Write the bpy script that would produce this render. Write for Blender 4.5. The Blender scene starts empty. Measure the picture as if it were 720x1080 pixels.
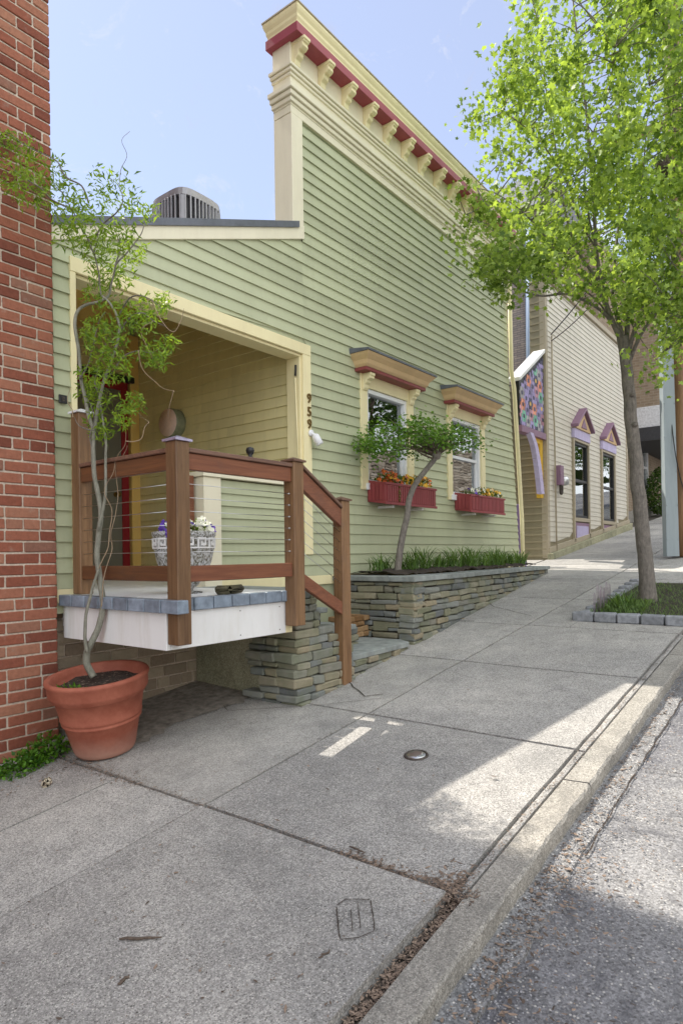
import bpy, math, random
from mathutils import Vector, Matrix, noise
random.seed(11)
R_ = random.uniform
sc = bpy.context.scene
COL = sc.collection

# ------------------------------------------------------------------ camera
TH = math.radians(37.83); RO = 0.014
F = Vector((math.cos(TH), math.sin(TH), 0)); R0 = Vector((math.sin(TH), -math.cos(TH), 0)); UP = Vector((0, 0, 1))
RT = R0*math.cos(RO) - UP*math.sin(RO); UU = UP*math.cos(RO) + R0*math.sin(RO)
H, S = 1.43, 0.12                     # eye height, slope of the street along x
def ray(u, v): return F + RT*((u-360)/680) + UU*((584.4-v)/680)
def atY(u, v, y): q = ray(u, v); return q*(y/q.y)
def atT(u, v, t): return ray(u, v)*t
def gnd(x): return -H + S*x
def proj(p): t = p.dot(F); return (360+680*p.dot(RT)/t, 584.4-680*p.dot(UU)/t, t)
cd = bpy.data.cameras.new('camera'); cam = bpy.data.objects.new('camera', cd); COL.objects.link(cam)
m = Matrix((RT, UU, -F)).transposed().to_4x4(); cam.matrix_world = m
cd.sensor_fit = 'VERTICAL'; cd.sensor_height = 36; cd.lens = 36*680/1080
cd.shift_y = 44.4/1080; cd.clip_end = 2000; cd.clip_start = .05
sc.camera = cam

# ------------------------------------------------------------------ helpers
def tag(o, label=None, cat=None, group=None, kind=None):
    if label: o['label'] = label
    if cat: o['category'] = cat
    if group: o['group'] = group
    if kind: o['kind'] = kind
    return o
def thing(name, label, cat, loc=(0, 0, 0), group=None):
    o = bpy.data.objects.new(name, None); COL.objects.link(o); o.location = loc
    o.empty_display_size = .1
    return tag(o, label, cat, group)
def wloc(o):
    v = Vector((0, 0, 0))
    while o is not None: v += o.location; o = o.parent
    return v
def copy_tree(o, parent=None):
    c = o.copy(); COL.objects.link(c); c.parent = parent
    for ch in list(o.children): copy_tree(ch, c)
    return c

BOXF = ((0,3,2,1),(4,5,6,7),(0,1,5,4),(1,2,6,5),(2,3,7,6),(3,0,4,7))
class MB:
    def __init__(s): s.v=[]; s.f=[]; s.r=[]; s.mi=[]; s.sm=[]; s.cur=0
    def add(s, vs, fs, r=None, smooth=False):
        n=len(s.v); s.v += [tuple(p) for p in vs]
        r = random.random() if r is None else r
        for f in fs: s.f.append(tuple(n+i for i in f)); s.r.append(r); s.mi.append(s.cur); s.sm.append(smooth)
        return s
    def box(s, x0,x1,y0,y1,z0,z1, r=None):
        return s.add([(x0,y0,z0),(x1,y0,z0),(x1,y1,z0),(x0,y1,z0),(x0,y0,z1),(x1,y0,z1),(x1,y1,z1),(x0,y1,z1)], BOXF, r)
    def hexa(s, pts, r=None): return s.add(pts, BOXF, r)
    def prism(s, poly, axis, a, b, r=None):
        # poly: list of 2d; axis 'y': (x,z) ; 'x': (y,z) ; 'z': (x,y)
        def P(p,w): return (p[0],w,p[1]) if axis=='y' else ((w,p[0],p[1]) if axis=='x' else (p[0],p[1],w))
        n=len(poly); vs=[P(p,a) for p in poly]+[P(p,b) for p in poly]
        ar=sum(poly[i][0]*poly[(i+1)%n][1]-poly[(i+1)%n][0]*poly[i][1] for i in range(n))
        fl = (ar>0) ^ (axis=='y') ^ (b<a)
        fs=[tuple(range(n)), tuple(range(2*n-1,n-1,-1))]+[(i,i+n,(i+1)%n+n,(i+1)%n) for i in range(n)]
        if fl: fs=[tuple(reversed(f)) for f in fs]
        return s.add(vs, fs, r)
    def cbox(s, c, d, bev=.005, jit=0, M=None, r=None, smooth=False):
        c=Vector(c); h=[x/2 for x in d]; bev=min(bev, *(x*.9 for x in h)); vs=[]; cor=[]
        for sx in (-1,1):
            for sy in (-1,1):
                for sz in (-1,1):
                    sg=(sx,sy,sz); cor.append(sg)
                    j=Vector((R_(-jit,jit),R_(-jit,jit),R_(-jit,jit)))
                    for a in range(3):
                        p=Vector([sg[k]*(h[k]-(0 if k==a else bev)) for k in range(3)])+j
                        vs.append(c+(M@p if M else p))
        idx={g:i for i,g in enumerate(cor)}; fs=[]
        for a in range(3):
            b,cc=(a+1)%3,(a+2)%3
            for sg in (-1,1):
                q=[]
                for (p,w) in ((-1,-1),(1,-1),(1,1),(-1,1)):
                    g=[0,0,0]; g[a]=sg; g[b]=p; g[cc]=w; q.append(idx[tuple(g)]*3+a)
                fs.append(tuple(q) if sg>0 else tuple(reversed(q)))
        for a in range(3):   # edges along axis a
            b,cc=(a+1)%3,(a+2)%3
            for p in (-1,1):
                for w in (-1,1):
                    g0=[0]*3; g1=[0]*3; g0[a]=-1; g1[a]=1
                    for g in (g0,g1): g[b]=p; g[cc]=w
                    i0=idx[tuple(g0)]*3; i1=idx[tuple(g1)]*3
                    q=(i0+b,i1+b,i1+cc,i0+cc)
                    if p*w>0: q=tuple(reversed(q))
                    fs.append(tuple(reversed(q)))
        for g,i in idx.items():
            q=(i*3,i*3+1,i*3+2)
            fs.append(q if g[0]*g[1]*g[2]>0 else tuple(reversed(q)))
        return s.add(vs, fs, r, smooth)
    def tube(s, pts, rad, n=8, r=None, smooth=True, cap=True):
        pts=[Vector(p) for p in pts]; m=len(pts)
        if not hasattr(rad,'__len__'): rad=[rad]*m
        vs=[]; prev=None
        for i,p in enumerate(pts):
            t=(pts[min(i+1,m-1)]-pts[max(i-1,0)])
            if t.length<1e-7: t=Vector((0,0,1))
            t.normalize()
            if prev is None: x=t.orthogonal().normalized()
            else:
                x=prev-t*prev.dot(t); x = x.normalized() if x.length>1e-5 else t.orthogonal().normalized()
            prev=x; y=t.cross(x)
            for k in range(n):
                a=2*math.pi*k/n; vs.append(p+(x*math.cos(a)+y*math.sin(a))*rad[i])
        fs=[(i*n+k,i*n+(k+1)%n,(i+1)*n+(k+1)%n,(i+1)*n+k) for i in range(m-1) for k in range(n)]
        if cap: fs+= [tuple(range(n-1,-1,-1)), tuple((m-1)*n+k for k in range(n))]
        return s.add(vs, fs, r, smooth)
    def lathe(s, prof, c=(0,0,0), n=32, M=None, r=None, smooth=True, cap=True):
        vs=[]; c=Vector(c)
        for (rr,z) in prof:
            for k in range(n):
                a=2*math.pi*k/n; p=Vector((rr*math.cos(a), rr*math.sin(a), z)); vs.append(c+(M@p if M else p))
        m=len(prof)
        fs=[(i*n+k,i*n+(k+1)%n,(i+1)*n+(k+1)%n,(i+1)*n+k) for i in range(m-1) for k in range(n)]
        if cap: fs+= [tuple(range(n-1,-1,-1)), tuple((m-1)*n+k for k in range(n))]
        return s.add(vs, fs, r, smooth)
    def build(s, name, mats, parent=None, bevel=0, loc=None):
        if parent is not None: off=wloc(parent)
        elif loc is not None: off=Vector(loc)
        else: off=Vector((0,0,0))
        me=bpy.data.meshes.new(name)
        me.from_pydata([(p[0]-off.x,p[1]-off.y,p[2]-off.z) for p in s.v],[],s.f)
        if not isinstance(mats,(list,tuple)): mats=[mats]
        for mt in mats: me.materials.append(mt)
        me.polygons.foreach_set('material_index', s.mi)
        me.polygons.foreach_set('use_smooth', s.sm)
        at=me.attributes.new('rnd','FLOAT','FACE'); at.data.foreach_set('value', s.r)
        me.update()
        o=bpy.data.objects.new(name, me); COL.objects.link(o)
        if parent is not None: o.parent=parent
        elif loc is not None: o.location=loc
        if bevel:
            b=o.modifiers.new('bevel','BEVEL'); b.width=bevel; b.segments=1; b.limit_method='ANGLE'; b.angle_limit=.6
        return o
def bx(*a): return MB().box(*a)

# ------------------------------------------------------------------ materials
MT={}
def nodes(name):
    m=bpy.data.materials.new(name); m.use_nodes=True; nt=m.node_tree; nt.nodes.clear()
    o=nt.nodes.new('ShaderNodeOutputMaterial'); b=nt.nodes.new('ShaderNodeBsdfPrincipled'); nt.links.new(b.outputs[0],o.inputs[0])
    tc=nt.nodes.new('ShaderNodeNewGeometry')
    return m,nt,b,tc
class G:
    def __init__(s,nt): s.nt=nt
    def n(s,t,**k):
        x=s.nt.nodes.new(t)
        for a,b in k.items(): setattr(x,a,b)
        return x
    def l(s,a,b): s.nt.links.new(a,b)
    def pos(s,scale=(1,1,1),rot=(0,0,0)):
        g=s.n('ShaderNodeNewGeometry'); mp=s.n('ShaderNodeMapping'); mp.inputs['Scale'].default_value=scale; mp.inputs['Rotation'].default_value=rot
        s.l(g.outputs['Position'],mp.inputs[0]); return mp.outputs[0]
    def noise(s,vec,scale,detail=4,rough=.55,dist=0):
        x=s.n('ShaderNodeTexNoise'); x.inputs['Scale'].default_value=scale; x.inputs['Detail'].default_value=detail; x.inputs['Roughness'].default_value=rough; x.inputs['Distortion'].default_value=dist
        s.l(vec,x.inputs['Vector']); return x.outputs['Fac']
    def vor(s,vec,scale,feat='F1',out='Distance',rnd=1):
        x=s.n('ShaderNodeTexVoronoi',feature=feat); x.inputs['Scale'].default_value=scale; x.inputs['Randomness'].default_value=rnd
        s.l(vec,x.inputs['Vector']); return x.outputs[out]
    def ramp(s,fac,stops,interp='LINEAR'):
        x=s.n('ShaderNodeValToRGB'); cr=x.color_ramp; cr.interpolation=interp
        while len(cr.elements)<len(stops): cr.elements.new(.5)
        for e,(p,c) in zip(cr.elements,stops):
            e.position=p; e.color=(c,c,c,1) if not hasattr(c,'__len__') else (*c,1)
        s.l(fac,x.inputs[0]); return x.outputs[0]
    def mix(s,fac,a,b,mode='MIX'):
        x=s.n('ShaderNodeMix',data_type='RGBA',blend_type=mode)
        for sock,val in ((x.inputs[0],fac),(x.inputs[6],a),(x.inputs[7],b)):
            if isinstance(val,(int,float)): sock.default_value = val if sock==x.inputs[0] else (val,val,val,1)
            elif isinstance(val,(tuple,list)): sock.default_value=(*val,1)
            else: s.l(val,sock)
        return x.outputs[2]
    def math(s,op,a,b=0):
        x=s.n('ShaderNodeMath',operation=op)
        for i,val in enumerate((a,b)):
            if isinstance(val,(int,float)): x.inputs[i].default_value=val
            else: s.l(val,x.inputs[i])
        return x.outputs[0]
    def rnd(s):
        a=s.n('ShaderNodeAttribute',attribute_name='rnd'); return a.outputs['Fac']
    def bump(s,h,strength,dist,bsdf):
        x=s.n('ShaderNodeBump'); x.inputs['Strength'].default_value=strength; x.inputs['Distance'].default_value=dist
        s.l(h,x.inputs['Height']); s.l(x.outputs[0],bsdf.inputs['Normal'])
def paint(name,c,rough=.45,var=.10,dirt=.25,dirtc=(.16,.14,.10),grain=(30,30,3),rv=.10,bump=.15):
    m,nt,b,_=nodes(name); g=G(nt)
    p=g.pos(); big=g.noise(p,1.7,5,.6); fine=g.noise(g.pos(grain),1,4,.6)
    col=g.mix(g.math('MULTIPLY',big,1),tuple(x*(1-var) for x in c),tuple(min(1,x*(1+var)) for x in c))
    rn=g.math('MULTIPLY_ADD' if False else 'MULTIPLY',g.math('SUBTRACT',g.rnd(),.5),rv)
    hs=g.n('ShaderNodeHueSaturation'); g.l(col,hs.inputs['Color']); g.l(g.math('ADD',rn,1),hs.inputs['Value'])
    dm=g.ramp(g.noise(g.pos((9,9,1.3)),1,6,.7),[(.48,0),(.75,1)])
    col=g.mix(g.math('MULTIPLY',dm,dirt),hs.outputs[0],dirtc)
    fd_=g.ramp(g.noise(g.pos((2.6,2.6,.7)),1,7,.72),[(.40,0),(.66,1)]); col=g.mix(g.math('MULTIPLY',fd_,.28),col,tuple(min(1,x*1.22+.03) for x in c))
    g.l(col,b.inputs['Base Color']); b.inputs['Roughness'].default_value=rough
    g.l(g.math('ADD',g.math('MULTIPLY',fine,.25),rough-.1),b.inputs['Roughness'])
    b.inputs['Specular IOR Level'].default_value=.3
    g.bump(fine,bump,.003,b); MT[name]=m; return m
def wood(name,c1,c2,axis='z',rough=.5):
    m,nt,b,_=nodes(name); g=G(nt)
    sc_={'z':(38,38,2.2),'x':(2.2,38,38),'y':(38,2.2,38)}[axis]
    a=g.noise(g.pos(sc_),1,6,.65,.6); bb=g.noise(g.pos(tuple(x*3.2 for x in sc_)),1,3,.6)
    f=g.math('ADD',g.math('MULTIPLY',a,.7),g.math('MULTIPLY',bb,.3))
    col=g.ramp(f,[(.32,c1),(.5,tuple((x+y)/2 for x,y in zip(c1,c2))),(.68,c2)])
    wear=g.ramp(g.noise(g.pos((6,6,6)),1,6,.75),[(.55,0),(.72,1)])
    col=g.mix(g.math('MULTIPLY',wear,.35),col,tuple(x*.35+.03 for x in c2))
    v=g.mix(g.rnd(),.78,1.15); col=g.mix(1,col,v,'MULTIPLY')
    g.l(col,b.inputs['Base Color']); b.inputs['Roughness'].default_value=rough
    g.bump(f,.5,.004,b); MT[name]=m; return m
def simple(name,c,rough=.5,metal=0,noise_s=20,var=.2,bump=.2,spec=.5,rv=0):
    m,nt,b,_=nodes(name); g=G(nt); n=g.noise(g.pos(),noise_s,5,.6)
    col=g.mix(g.ramp(n,[(.3,0),(.7,1)]),tuple(x*(1-var) for x in c),tuple(min(1,x*(1+var)) for x in c))
    if rv:
        col=g.mix(1,col,g.mix(g.rnd(),1-rv,1+rv),'MULTIPLY')
    g.l(col,b.inputs['Base Color']); b.inputs['Roughness'].default_value=rough; b.inputs['Metallic'].default_value=metal
    b.inputs['Specular IOR Level'].default_value=spec
    if bump: g.bump(n,bump,.004,b)
    MT[name]=m; return m
def leafmat(name,c1,c2,trans=.45,tc=None,rough=.45):
    m,nt,b,_=nodes(name); g=G(nt)
    col=g.ramp(g.rnd(),[(0,c1),(.6,c2),(1,tuple(min(1,x*1.35) for x in c2))])
    g.l(col,b.inputs['Base Color']); b.inputs['Roughness'].default_value=rough; b.inputs['Specular IOR Level'].default_value=.35
    t=g.n('ShaderNodeBsdfTranslucent'); k=g.mix(1,col,tc or (1.5,1.35,.5),'MULTIPLY'); g.l(k,t.inputs[0])
    ms=g.n('ShaderNodeMixShader'); ms.inputs[0].default_value=trans
    out=[x for x in nt.nodes if x.type=='OUTPUT_MATERIAL'][0]
    g.l(b.outputs[0],ms.inputs[1]); g.l(t.outputs[0],ms.inputs[2]); g.l(ms.outputs[0],out.inputs[0]); MT[name]=m; return m
def concrete(name,base,warm,spk=1.0,agg=150,dark=.35):
    m,nt,b,_=nodes(name); g=G(nt); p=g.pos()
    big=g.noise(p,.9,6,.62,.4); mid=g.noise(p,7,6,.7); fine=g.noise(p,90,4,.75)
    col=g.mix(g.ramp(big,[(.35,0),(.68,1)]),tuple(x*.84 for x in base),warm)
    col=g.mix(1,col,g.mix(g.ramp(mid,[(.3,0),(.7,1)]),.84,1.12),'MULTIPLY')
    col=g.mix(1,col,g.mix(g.ramp(fine,[(.3,0),(.7,1)]),.62,1.35),'MULTIPLY')
    cv_=g.n('ShaderNodeTexVoronoi'); cv_.inputs['Scale'].default_value=agg*1.5; g.l(p,cv_.inputs['Vector']); cs_=g.n('ShaderNodeSeparateColor'); g.l(cv_.outputs['Color'],cs_.inputs[0])
    col=g.mix(1,col,g.mix(cs_.outputs[1],.70,1.36),'MULTIPLY'); col=g.mix(1,col,g.mix(g.rnd(),.88,1.10),'MULTIPLY')
    gum=g.n('ShaderNodeTexVoronoi'); gum.inputs['Scale'].default_value=3.1; g.l(g.pos(),gum.inputs['Vector'])
    col=g.mix(g.math('MULTIPLY',g.ramp(gum.outputs['Distance'],[(.035,1),(.05,0)]),.45),col,(.08,.075,.075))
    x=g.n('ShaderNodeTexVoronoi'); x.inputs['Scale'].default_value=agg; g.l(p,x.inputs['Vector'])
    sep=g.n('ShaderNodeSeparateColor'); g.l(x.outputs['Color'],sep.inputs[0])
    inside=g.ramp(x.outputs['Distance'],[(.30,1),(.42,0)])
    lightm=g.math('MULTIPLY',inside,g.ramp(sep.outputs[0],[(.78,0),(.83,1)]))
    darkm=g.math('MULTIPLY',inside,g.ramp(sep.outputs[1],[(.76,0),(.81,1)]))
    col=g.mix(g.math('MULTIPLY',lightm,.75*spk),col,(.68,.65,.60))
    col=g.mix(g.math('MULTIPLY',darkm,.7*spk),col,(.07,.065,.06))
    x2=g.n('ShaderNodeTexVoronoi'); x2.inputs['Scale'].default_value=agg*.28; g.l(p,x2.inputs['Vector'])
    s2=g.n('ShaderNodeSeparateColor'); g.l(x2.outputs['Color'],s2.inputs[0])
    d2=g.math('MULTIPLY',g.ramp(x2.outputs['Distance'],[(.10,1),(.16,0)]),g.ramp(s2.outputs[2],[(.8,0),(.84,1)]))
    col=g.mix(g.math('MULTIPLY',d2,.8*spk),col,(.05,.04,.035))
    st=g.ramp(g.noise(p,2.3,8,.75,1.2),[(.52,0),(.66,1)])
    col=g.mix(g.math('MULTIPLY',st,dark),col,tuple(x*.55 for x in base))
    g.l(col,b.inputs['Base Color']); b.inputs['Roughness'].default_value=.9; b.inputs['Specular IOR Level'].default_value=.2
    h=g.math('ADD',g.math('MULTIPLY',fine,.6),g.math('MULTIPLY',inside,.4))
    g.bump(h,.6,.004,b); MT[name]=m; return m

paint('green_paint',(.46,.485,.32),rough=.5,dirt=.22,rv=.20,dirtc=(.30,.31,.20))
paint('bounce_olive',(.70,.63,.35),rough=.5,dirt=.15,rv=.16)  # sage porch walls, warm bounce light put into the colour as olive
paint('cream_paint',(.84,.75,.46),rough=.45,dirt=.12,dirtc=(.35,.28,.17),rv=.05)
paint('pale_cream',(.80,.75,.58),rough=.45,dirt=.12,dirtc=(.4,.33,.22),rv=.05)
paint('yellow_trim',(.72,.50,.16),rough=.45,dirt=.15)
paint('tan_crown',(.66,.47,.26),rough=.5,dirt=.15)
paint('red_paint',(.25,.06,.06),rough=.45,dirt=.15,dirtc=(.2,.07,.05))
paint('cornice_red',(.34,.075,.10),rough=.45,dirt=.12,dirtc=(.25,.06,.07))
paint('box_red',(.28,.055,.06),rough=.45,dirt=.2,dirtc=(.2,.05,.04),rv=.3)
paint('white_paint',(.80,.80,.80),rough=.4,dirt=.38,dirtc=(.45,.40,.30))
paint('white_vinyl',(.82,.84,.88),rough=.3,dirt=.06)
paint('deck_white',(.86,.87,.90),rough=.35,dirt=.10,dirtc=(.5,.48,.45))
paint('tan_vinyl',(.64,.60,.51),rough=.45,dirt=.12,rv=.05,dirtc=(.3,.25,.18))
paint('tan_side_shade',(.27,.235,.15),rough=.5,dirt=.15,rv=.08)  # beige siding darkened, the alley's shade is put into the colour
paint('tan_trim',(.42,.36,.26),rough=.5)
paint('purple_paint',(.24,.17,.42),rough=.45); paint('plum_paint',(.27,.16,.24),rough=.45)
paint('lavender_paint',(.52,.46,.68),rough=.45); paint('gold_paint',(.72,.45,.04),rough=.45)
paint('door_grey',(.17,.165,.13),rough=.5); paint('dark_red',(.25,.012,.02),rough=.35,dirt=.05)
paint('grey_metal_paint',(.33,.38,.41),rough=.4,dirt=.25,dirtc=(.14,.15,.15))
paint('blue_grey',(.38,.46,.60),rough=.4)
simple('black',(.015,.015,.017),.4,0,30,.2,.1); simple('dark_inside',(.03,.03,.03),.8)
simple('flashing',(.13,.14,.17),.45,.2,8,.25,.1); simple('roofing',(.10,.10,.11),.9,0,40)
simple('ac_grey',(.40,.41,.45),.45,.2,12,.1,.05); simple('ac_dark',(.045,.045,.05),.6)
simple('steel',(.62,.62,.62),.3,1,40,.1,0); simple('iron',(.09,.075,.065),.65,.6,60,.4,.6)
simple('brass',(.20,.13,.04),.45,.6,40,.3,.1); simple('copper_cap',(.48,.45,.62),.35,.6,20,.25,.1)
simple('pink_disc',(.80,.60,.55),.5,0,30,.1,.1); simple('disc_side',(.22,.24,.16),.5)
simple('white_plastic',(.82,.82,.85),.35,0,10,.03,0); simple('mortar',(.58,.50,.41),.95,0,60,.25,.7)
simple('soil',(.045,.032,.024),1,0,45,.6,1.0); simple('dirt',(.26,.235,.20),1,0,18,.45,1.0,rv=.3)
simple('tile_blue',(.23,.28,.35),.3,.0,14,.35,.25,rv=.22); simple('cap_stone',(.26,.28,.27),.85,0,9,.3,.4,rv=.12)
simple('block_grey',(.26,.27,.29),.9,0,25,.3,.7,rv=.2); simple('rock',(.16,.15,.09),.9,0,14,.4,.8)
simple('joint_dirt',(.075,.062,.05),1,0,25,.4,.8); simple('gravel',(.26,.26,.27),.9,0,60,.3,.3,rv=.5); simple('pale_rock',(.55,.48,.36),.9,0,30,.3,.8); simple('grass_ground',(.07,.10,.03),1,0,30,.4,.8)
simple('far_trim',(.7,.7,.72),.5); simple('wire_white',(.42,.36,.40),.5,.5); simple('grey_shingle',(.24,.24,.28),.9,0,30,.3,.5,rv=.3)
simple('petal_purple',(.13,.05,.42),.6,0,20,.3,0,rv=.4); simple('petal_dark',(.10,.01,.07),.6,0,20,.3,0)
simple('petal_orange',(.62,.13,.02),.6,0,20,.3,0,rv=.5); simple('petal_yellow',(.75,.42,.03),.6,0,20,.3,0,rv=.3); simple('petal_white',(.75,.75,.62),.6,0,20,.1,0)
wood('cedar_post',(.12,.060,.026),(.29,.165,.08)); wood('cedar_dark',(.10,.045,.022),(.22,.09,.035),'y')
wood('cedar_rail',(.14,.045,.022),(.26,.10,.048),'x'); wood('cedar_cap',(.11,.06,.045),(.24,.13,.085),'x')
wood('pole_wood',(.16,.085,.04),(.34,.19,.09)); 
concrete('walk',(.37,.36,.345),(.46,.44,.41),spk=1.1); concrete('walk_smooth',(.39,.38,.36),(.46,.44,.405),spk=.5,agg=220)
concrete('kerb_concrete',(.34,.325,.295),(.43,.40,.35),spk=.7,agg=170,dark=.55); concrete('road_mat',(.135,.135,.155),(.29,.285,.28),spk=.75,agg=95,dark=.6); concrete('gutter_mat',(.22,.22,.225),(.32,.31,.30),spk=1.2,agg=95,dark=.4)
concrete('moss_concrete',(.30,.30,.20),(.40,.38,.26),spk=.2,dark=.7)
leafmat('maple_leaf',(.11,.19,.038),(.30,.42,.10),.50,(1.45,1.35,.6)); leafmat('jap_leaf',(.06,.15,.025),(.16,.30,.05),.45)
leafmat('willow_leaf',(.10,.19,.02),(.22,.34,.04),.45); leafmat('blade_leaf',(.06,.12,.03),(.14,.24,.07),.35)
leafmat('weed_leaf',(.03,.10,.012),(.10,.22,.02),.35); leafmat('pit_leaf',(.05,.10,.02),(.15,.24,.07),.3); leafmat('pansy_leaf',(.04,.09,.015),(.13,.20,.03),.3)
leafmat('far_leaf',(.03,.07,.012),(.08,.14,.025),.35); leafmat('litter',(.08,.06,.048),(.25,.185,.14),.05,(1,1,1),.9)

def brickmat(name,stops,moss=None):
    m,nt,b,_=nodes(name); g=G(nt); p=g.pos()
    col=g.ramp(g.rnd(),stops); n=g.noise(p,40,6,.7); col=g.mix(1,col,g.mix(n,.55,1.4),'MULTIPLY')
    w=g.ramp(g.noise(p,14,6,.7),[(.58,0),(.72,1)]); col=g.mix(g.math('MULTIPLY',w,.3),col,(.40,.33,.27))
    if moss:
        mm=g.ramp(g.noise(p,5,5,.7),[(.45,0),(.65,1)]); col=g.mix(g.math('MULTIPLY',mm,.45),col,moss)
    g.l(col,b.inputs['Base Color']); b.inputs['Roughness'].default_value=.9; b.inputs['Specular IOR Level'].default_value=.25
    g.bump(g.math('ADD',n,g.noise(p,160,2,.5)),.6,.004,b); MT[name]=m
brickmat('brick_red',[(0,(.18,.06,.040)),(.3,(.29,.10,.062)),(.6,(.34,.135,.085)),(.85,(.38,.18,.115)),(1,(.22,.11,.08))])
brickmat('brick_grey',[(0,(.30,.24,.18)),(.5,(.42,.35,.26)),(1,(.50,.43,.32))],(.25,.24,.17))
brickmat('brick_brown',[(0,(.30,.17,.09)),(.5,(.38,.23,.13)),(1,(.46,.30,.18))])
brickmat('ledge_stone',[(0,(.15,.16,.17)),(.2,(.26,.27,.25)),(.4,(.22,.22,.15)),(.55,(.32,.30,.22)),(.7,(.19,.21,.21)),(.85,(.34,.29,.20)),(1,(.24,.25,.19))],(.12,.14,.07))
brickmat('brown_stone',[(0,(.22,.12,.05)),(1,(.38,.25,.13))]); brickmat('opposite_stone',[(0,(.22,.18,.14)),(.5,(.38,.32,.25)),(1,(.5,.44,.36))])
def texbrick(name,c1,c2,mort,sx,sz,rot=(0,0,0)):
    m,nt,b,_=nodes(name); g=G(nt); geo=g.n('ShaderNodeNewGeometry'); sp=g.n('ShaderNodeSeparateXYZ'); g.l(geo.outputs['Position'],sp.inputs[0])
    cb=g.n('ShaderNodeCombineXYZ'); g.l(g.math('ADD',sp.outputs[0],sp.outputs[1]),cb.inputs[0]); g.l(sp.outputs[2],cb.inputs[1])
    t=g.n('ShaderNodeTexBrick'); g.l(cb.outputs[0],t.inputs['Vector'])
    t.inputs['Scale'].default_value=1; t.inputs['Brick Width'].default_value=sx; t.inputs['Row Height'].default_value=sz; t.inputs['Mortar Size'].default_value=.006
    t.inputs['Color1'].default_value=(*c1,1); t.inputs['Color2'].default_value=(*c2,1); t.inputs['Mortar'].default_value=(*mort,1)
    n=g.noise(g.pos(),6,6,.7); col=g.mix(1,t.outputs['Color'],g.mix(n,.6,1.35),'MULTIPLY')
    g.l(col,b.inputs['Base Color']); b.inputs['Roughness'].default_value=.9; g.bump(t.outputs['Fac'],-.6,.006,b); MT[name]=m
texbrick('brick_far_red',(.30,.085,.05),(.22,.06,.04),(.4,.34,.27),.21,.07)
texbrick('brick_far_brown',(.34,.26,.18),(.27,.20,.135),(.36,.31,.25),.21,.07)
texbrick('brick_insul',(.42,.34,.28),(.30,.25,.23),(.18,.15,.14),.16,.05)
# terracotta with lime bloom near the foot
m,nt,b,_=nodes('terracotta'); g=G(nt); p=g.pos()
col=g.mix(g.ramp(g.noise(p,5,8,.75),[(.38,0),(.62,1)]),(.29,.078,.045),(.40,.13,.080))
gz=g.n('ShaderNodeSeparateXYZ'); g.l(p,gz.inputs[0])
lo=g.ramp(g.math('ADD',g.math('MULTIPLY',gz.outputs[2],-4),g.math('ADD',g.math('MULTIPLY',g.noise(p,9,5,.7),.5),-4.35)),[(.0,0),(.5,1)])
col=g.mix(g.math('MULTIPLY',lo,.45),col,(.50,.36,.29)); g.l(col,b.inputs['Base Color']); b.inputs['Roughness'].default_value=.7
g.bump(g.noise(p,50,4,.6),.15,.003,b); MT['terracotta']=m
# bark
def bark(name,c1,c2):
    m,nt,b,_=nodes(name); g=G(nt); n=g.noise(g.pos((60,60,14)),1,6,.7,.5); n2=g.noise(g.pos(),18,5,.7)
    col=g.ramp(g.math('ADD',g.math('MULTIPLY',n,.6),g.math('MULTIPLY',n2,.4)),[(.35,c1),(.62,c2)])
    g.l(col,b.inputs['Base Color']); b.inputs['Roughness'].default_value=.9; g.bump(n,.9,.008,b); MT[name]=m
bark('bark_grey',(.10,.09,.078),(.27,.24,.21)); bark('bark_pale',(.14,.14,.11),(.33,.32,.26)); bark('bark_brown',(.07,.05,.04),(.17,.13,.10)); bark('twig_tan',(.22,.15,.09),(.42,.32,.22))
# window glass
m,nt,b,_=nodes('window_glass'); g=G(nt); out=[x for x in nt.nodes if x.type=='OUTPUT_MATERIAL'][0]
tr=g.n('ShaderNodeBsdfTransparent'); tr.inputs[0].default_value=(.75,.78,.78,1); gl=g.n('ShaderNodeBsdfGlossy'); gl.inputs['Roughness'].default_value=.015
gl.inputs[0].default_value=(.9,.93,.95,1); fr=g.n('ShaderNodeFresnel'); fr.inputs[0].default_value=1.9
ms=g.n('ShaderNodeMixShader'); g.l(g.math('ADD',fr.outputs[0],.22),ms.inputs[0]); g.l(tr.outputs[0],ms.inputs[1]); g.l(gl.outputs[0],ms.inputs[2]); g.l(ms.outputs[0],out.inputs[0])
bn=g.n('ShaderNodeBump'); bn.inputs['Strength'].default_value=.04; bn.inputs['Distance'].default_value=.02; g.l(g.noise(g.pos(),3,2,.5),bn.inputs['Height']); g.l(bn.outputs[0],gl.inputs['Normal'])
MT['window_glass']=m
# carved urn stone, whitewashed with dark recesses
m,nt,b,_=nodes('urn_stone'); g=G(nt); p=g.pos(); v=g.noise(p,34,3,.5,1.6)
col=g.ramp(v,[(.38,(.16,.15,.11)),(.5,(.45,.45,.42)),(.62,(.66,.67,.70))]); g.l(col,b.inputs['Base Color']); b.inputs['Roughness'].default_value=.8; g.bump(v,1,.02,b); MT['urn_stone']=m
M_=MT

# ------------------------------------------------------------------ terrain, road, walk
def slope_sheet(name, y0, y1, dz, mat, xs=(-60,-20,-8,0,6,12,20,30,45,70), th=.3):
    mb=MB(); P=[]
    for x in xs:
        xx=max(-60,min(45,x)); z=gnd(xx)+dz
        P.append((x,y0,z)); P.append((x,y1,z))
    n=len(xs); fs=[(2*i,2*i+2,2*i+3,2*i+1) for i in range(n-1)]
    mb.add(P,fs,.5); return mb.build(name, mat)
tag(slope_sheet('ground',-900,900,-.34,M_['grass_ground'],(-900,-60,-30,-10,0,10,20,30,45,900)),kind='structure')
tag(slope_sheet('walk_bed',.96,7.5,-.035,M_['joint_dirt']),kind='structure')

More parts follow.
